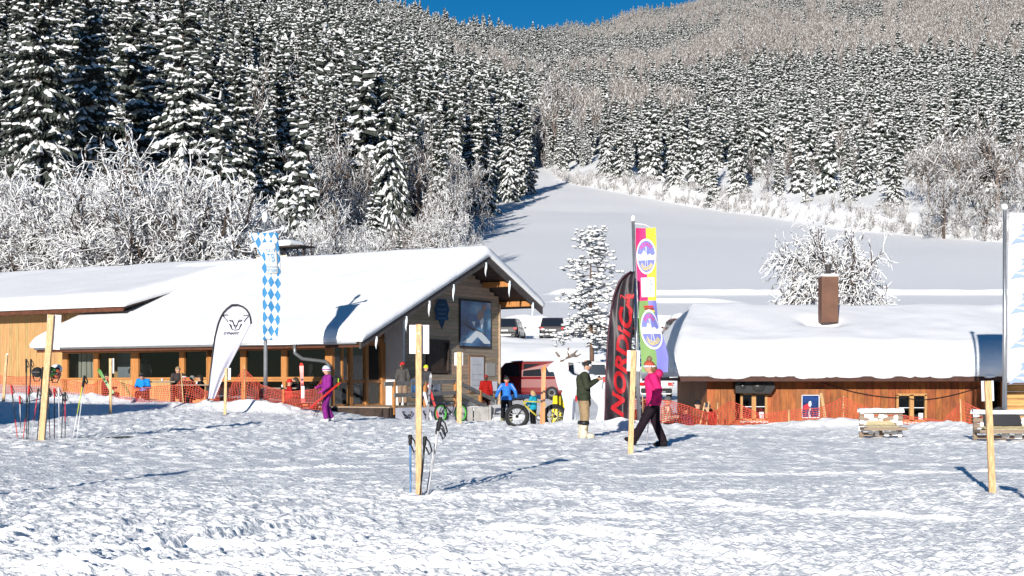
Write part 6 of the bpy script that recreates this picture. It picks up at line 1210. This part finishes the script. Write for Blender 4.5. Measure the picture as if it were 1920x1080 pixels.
# ------------------------------------------------------------------ vehicles
CARGLASS = mat('car_glass', (.012, .015, .02), .06, spec=.9); TAIL = mat('tail_light', (.45, .01, .012), .2, spec=.6); PLATE = mat('plate', (.65, .65, .6), .5)
def car(label, loc, rz, paint, L=4.4, W=1.8, H=1.6, kind='suv', snow=0.0, rough=.25):
    t = thing('parked_car', label, 'car', loc, rz); pm = mat('paint_%d_%d_%d' % tuple(int(v * 300) for v in paint), paint, rough, spec=.6, var=.05, scale=2)
    hw = W / 2; belt = H * .58; gl = H * .98
    # side profile stations y (rear -L/2 .. front L/2): (y, belt height, half width)
    st = [(-L / 2, .62 * belt, .86), (-L / 2 + .06, .92 * belt, .95), (-L / 2 + .3, belt, 1), (-.2, belt, 1), (L * .22, belt * .98, 1), (L * .36, belt * .90, .97), (L / 2 - .12, belt * .78, .90), (L / 2, belt * .55, .78)]
    zb = .24
    def body(b):
        V = []; n = 10
        for (y, zt_, k) in st:
            w_ = hw * k; V += [(-w_ * .88, y, zb), (-w_ * .98, y, zb + .12), (-w_, y, zb + .35), (-w_ * .99, y, zt_ - .12), (-w_ * .93, y, zt_), (w_ * .93, y, zt_), (w_ * .99, y, zt_ - .12), (w_, y, zb + .35), (w_ * .98, y, zb + .12), (w_ * .88, y, zb)]
        Fc = [(i * n + q, i * n + (q + 1) % n, (i + 1) * n + (q + 1) % n, (i + 1) * n + q) for i in range(len(st) - 1) for q in range(n)] + [tuple(range(n)), tuple(range((len(st) - 1) * n, len(st) * n))]
        b.add(V, Fc, 0, False)
    bo = part('body', pm, t, body)
    rr0 = -L / 2 + (.08 if kind != 'sedan' else .55); cab = [(rr0, belt - .02, .90, 0), (rr0 + (.22 if kind != 'van' else .06), gl - .06, .76 if kind != 'van' else .86, 1), (rr0 + .6, gl, .78 if kind != 'van' else .88, 1), (L * .05, gl, .78 if kind != 'van' else .88, 1), (L * (.13 if kind != 'van' else .22), gl - .08, .76, 1), (L * (.30 if kind != 'van' else .36), belt - .03, .88, 0)]
    def cabin(b):
        V = []
        for (y, z, k, _) in cab: V += [(-hw * k, y, z), (hw * k, y, z)]
        base = [(-hw * .93, cab[0][0], belt - .05), (hw * .93, cab[0][0], belt - .05), (-hw * .93, cab[-1][0], belt - .05), (hw * .93, cab[-1][0], belt - .05)]
        n = len(cab); Fc = [(i * 2, i * 2 + 1, i * 2 + 3, i * 2 + 2) for i in range(n - 1)]; V += base; o = n * 2
        Fc += [tuple([o] + [i * 2 for i in range(n)] + [o + 2]), tuple([o + 1] + [i * 2 + 1 for i in range(n)] + [o + 3]), (o, 0, 1, o + 1), (o + 2, (n - 1) * 2, (n - 1) * 2 + 1, o + 3)]; b.add(V, Fc)
    part('cabin', pm, t, cabin)
    def lerp3(a, b_, f): return tuple(a[i] + (b_[i] - a[i]) * f for i in range(3))
    def quad_on(b, y0, z0, k0, y1, z1, k1, fy, m=.1, off=.012):
        A = (-hw * k0 * (1 - m), y0, z0); B_ = (hw * k0 * (1 - m), y0, z0); C_ = (hw * k1 * (1 - m), y1, z1); D_ = (-hw * k1 * (1 - m), y1, z1); a0, a1 = lerp3(A, D_, .12), lerp3(A, D_, .9); b0, b1 = lerp3(B_, C_, .12), lerp3(B_, C_, .9)
        b.add([(p[0], p[1] + fy * off, p[2] + .004) for p in (a0, b0, b1, a1)], [(0, 1, 2, 3)])
    part('rear_window', CARGLASS, t, lambda b: quad_on(b, cab[0][0], cab[0][1], cab[0][2], cab[1][0], cab[1][1], cab[1][2], -1)); part('windscreen', CARGLASS, t, lambda b: quad_on(b, cab[-1][0], cab[-1][1], cab[-1][2], cab[-2][0], cab[-2][1], cab[-2][2], 1))
    for s in (-1, 1):
        kx = .84 if kind != 'van' else .90
        ys_ = [(rr0 + .35, rr0 + 1.1), (rr0 + 1.2, L * .02), (L * .05, L * .20)] if kind != 'van' else [(rr0 + .25, rr0 + 1.3), (rr0 + 1.4, L * .02), (L * .05, L * .24)]
        for (a, c) in ys_:
            part('side_window', CARGLASS, t, lambda b: b.add([(s * hw * .935, a, belt + .03), (s * hw * .935, c, belt + .03), (s * hw * (kx * .97), c - .05, gl - .13), (s * hw * (kx * .97), a + .08, gl - .13)], [(0, 1, 2, 3)]))
        part('tail_light', TAIL, t, lambda b: b.box((s * hw * .80, -L / 2 + .01, belt * .86), (.26, .10, .16 if kind != 'van' else .3), bev=.02)); part('head_light', PLATE, t, lambda b: b.box((s * hw * .68, L / 2 - .08, belt * .68), (.3, .1, .14), bev=.03)); part('mirror', pm, t, lambda b: b.box((s * (hw + .08), L * .2, belt + .06), (.18, .1, .14), bev=.04))
        for y in (-L * .30, L * .31):
            w = part('wheel', RUBBER, t, lambda b: b.lathe([(.2, -.10), (.31, -.10), (.335, -.06), (.335, .06), (.31, .10), (.2, .10)], (s * (hw - .1), y, .335), 22, axis='X')); part('rim', METAL, w, lambda b: b.lathe([(.04, -.08), (.2, -.09), (.2, .09), (.04, .08)], (s * (hw - .085), y, .335), 14, axis='X'))
    part('bumper', BLACK, t, lambda b: b.box((0, -L / 2 - .02, .42), (W * .86, .12, .22), bev=.04)); part('bumper', BLACK, t, lambda b: b.box((0, L / 2 + .0, .40), (W * .8, .12, .2), bev=.04)); part('number_plate', PLATE, t, lambda b: b.box((0, -L / 2 - .02, belt * .72), (.5, .02, .11)))
    part('chrome_strip', METAL, t, lambda b: b.box((0, -L / 2 - .085, .36), (W * .5, .01, .06)))
    if snow > 0: part('roof_snow', SNOW, t, lambda b: b.ball((0, -.4, gl), (hw * .76, L * .28, snow), 14, jit=.06))
    return t
def park(px, Y, rz, label, paint, **k): x = PX(px, Y); car(label, (x, Y, gz(x, Y) + float(midfn(np.array([x]), np.array([Y]))[0]) * .0 + .02), rz, paint, **k)
park(955, 102.5, R(-9), 'black sport utility car parked left on the upper car park', (.012, .013, .016), L=4.4, W=1.9, H=1.58)
park(1037, 102, R(-3), 'dark maroon-black estate car parked beside the snowy pine', (.018, .012, .016), L=4.4, W=1.85, H=1.62)
park(1108, 103.5, R(4), 'beige car half hidden behind the snowy pine', (.35, .31, .27), snow=.2); park(1201, 101.5, R(0), 'dark grey car behind the pole of the coloured banner', (.05, .06, .07), snow=.12); park(1272, 104, R(8), 'snow-covered dark red car right of the coloured banner', (.12, .012, .012), snow=.45)
park(990, 72.5, R(78), 'red van with frosted windows parked behind the gable', (.15, .006, .008), L=4.7, W=1.9, H=1.95, kind='van', snow=.06)  # red paint darkened to stand in for the chalet's shade on the van
park(1112, 75.5, R(-6), 'silver-white van with dark rear window behind the stag', (.42, .42, .42), L=4.6, W=1.85, H=1.9, kind='van', snow=.04)
park(1217, 73, R(4), 'white car parked behind the pink-jacketed walker', (.62, .62, .62), L=4.4, H=1.5); park(1320, 70.5, R(-4), 'black car with red tail light beside the brown hut', (.012, .013, .017), L=4.5, W=1.9, H=1.5, snow=.05)
# ------------------------------------------------------------------ single trees near the car park
def pine_crown():
    g = np.random.default_rng(12); b = MB(); V = []
    for i in range(52):
        z = 2.6 + 5.8 * (i / 52.0) ** .95; L = (1.75 * (1 - (z - 2.4) / 6.4) + .38) * g.uniform(.45, 1.4); a = i * 2.4 + g.normal(0, .5)
        d = np.array([math.cos(a), math.sin(a), 0]); p0 = np.array([.03 * math.sin(z), 0, z]); n = max(2, int(L / .34))
        prev = p0; sag = g.uniform(-.05, .45)
        for k in range(1, n + 1):
            p = p0 + d * L * k / n + np.array([0, 0, .10 * k / n - sag * (k / n) ** 2 * L]); b.tube([prev, p], [.028 * (1 - .7 * k / n) + .006] * 2, 4, 0); prev = p
            for q in range(5):
                c = p + g.normal(0, .19, 3) * np.array([1, 1, .7]); dd = g.normal(0, 1, 3); dd[2] *= .4; dd /= np.linalg.norm(dd); r = g.uniform(.10, .20)
                b.tube([c - dd * r, c, c + dd * r], [.012, .03, .008], 4, 1); b.ball(c + np.array([0, 0, .05]), (r * .95, r * .6, r * .36), 6, 2, jit=.25)
    return b.mesh('crown', [BARK, NEEDLE, TSNOW])
Yp = 82.0; x = PX(1108, Yp); tp = thing('pine_tree', 'single young pine loaded with snow beside the car park', 'tree', (x, Yp, gz(x, Yp) - .2)); zz = (CAM_H + (HOR - 420) / F * Yp - gz(x, Yp)) / 8.4; tp.scale = (zz, zz, zz)
obj('crown', pine_crown(), tp); part('trunk', mat('pine_bark', (.13, .075, .05), .9, var=.35, scale=7, bump=.4), tp, lambda b: b.tube([(0, 0, -.3), (.05, 0, 2), (-.03, 0, 5), (0, 0, 7.4)], [.14, .11, .06, .012], 8))
apple = bare_mesh('crown', 7.5, 3.1, 88, 4, (20, 8, 7, 4), .40, snow=.97, tw=1.45, up0=-.9)
Ya = 78.0; x = PX(1552, Ya); ta = thing('frosted_tree', 'round fruit tree thick with hoar frost behind the hut chimney', 'tree', (x, Ya, gz(x, Ya))); s_ = (CAM_H + (HOR - 438) / F * Ya - gz(x, Ya)) / 7.6; ta.scale = (1.1, 1.1, s_); obj('crown', apple, ta); obj('trunk', BTRUNK, ta)
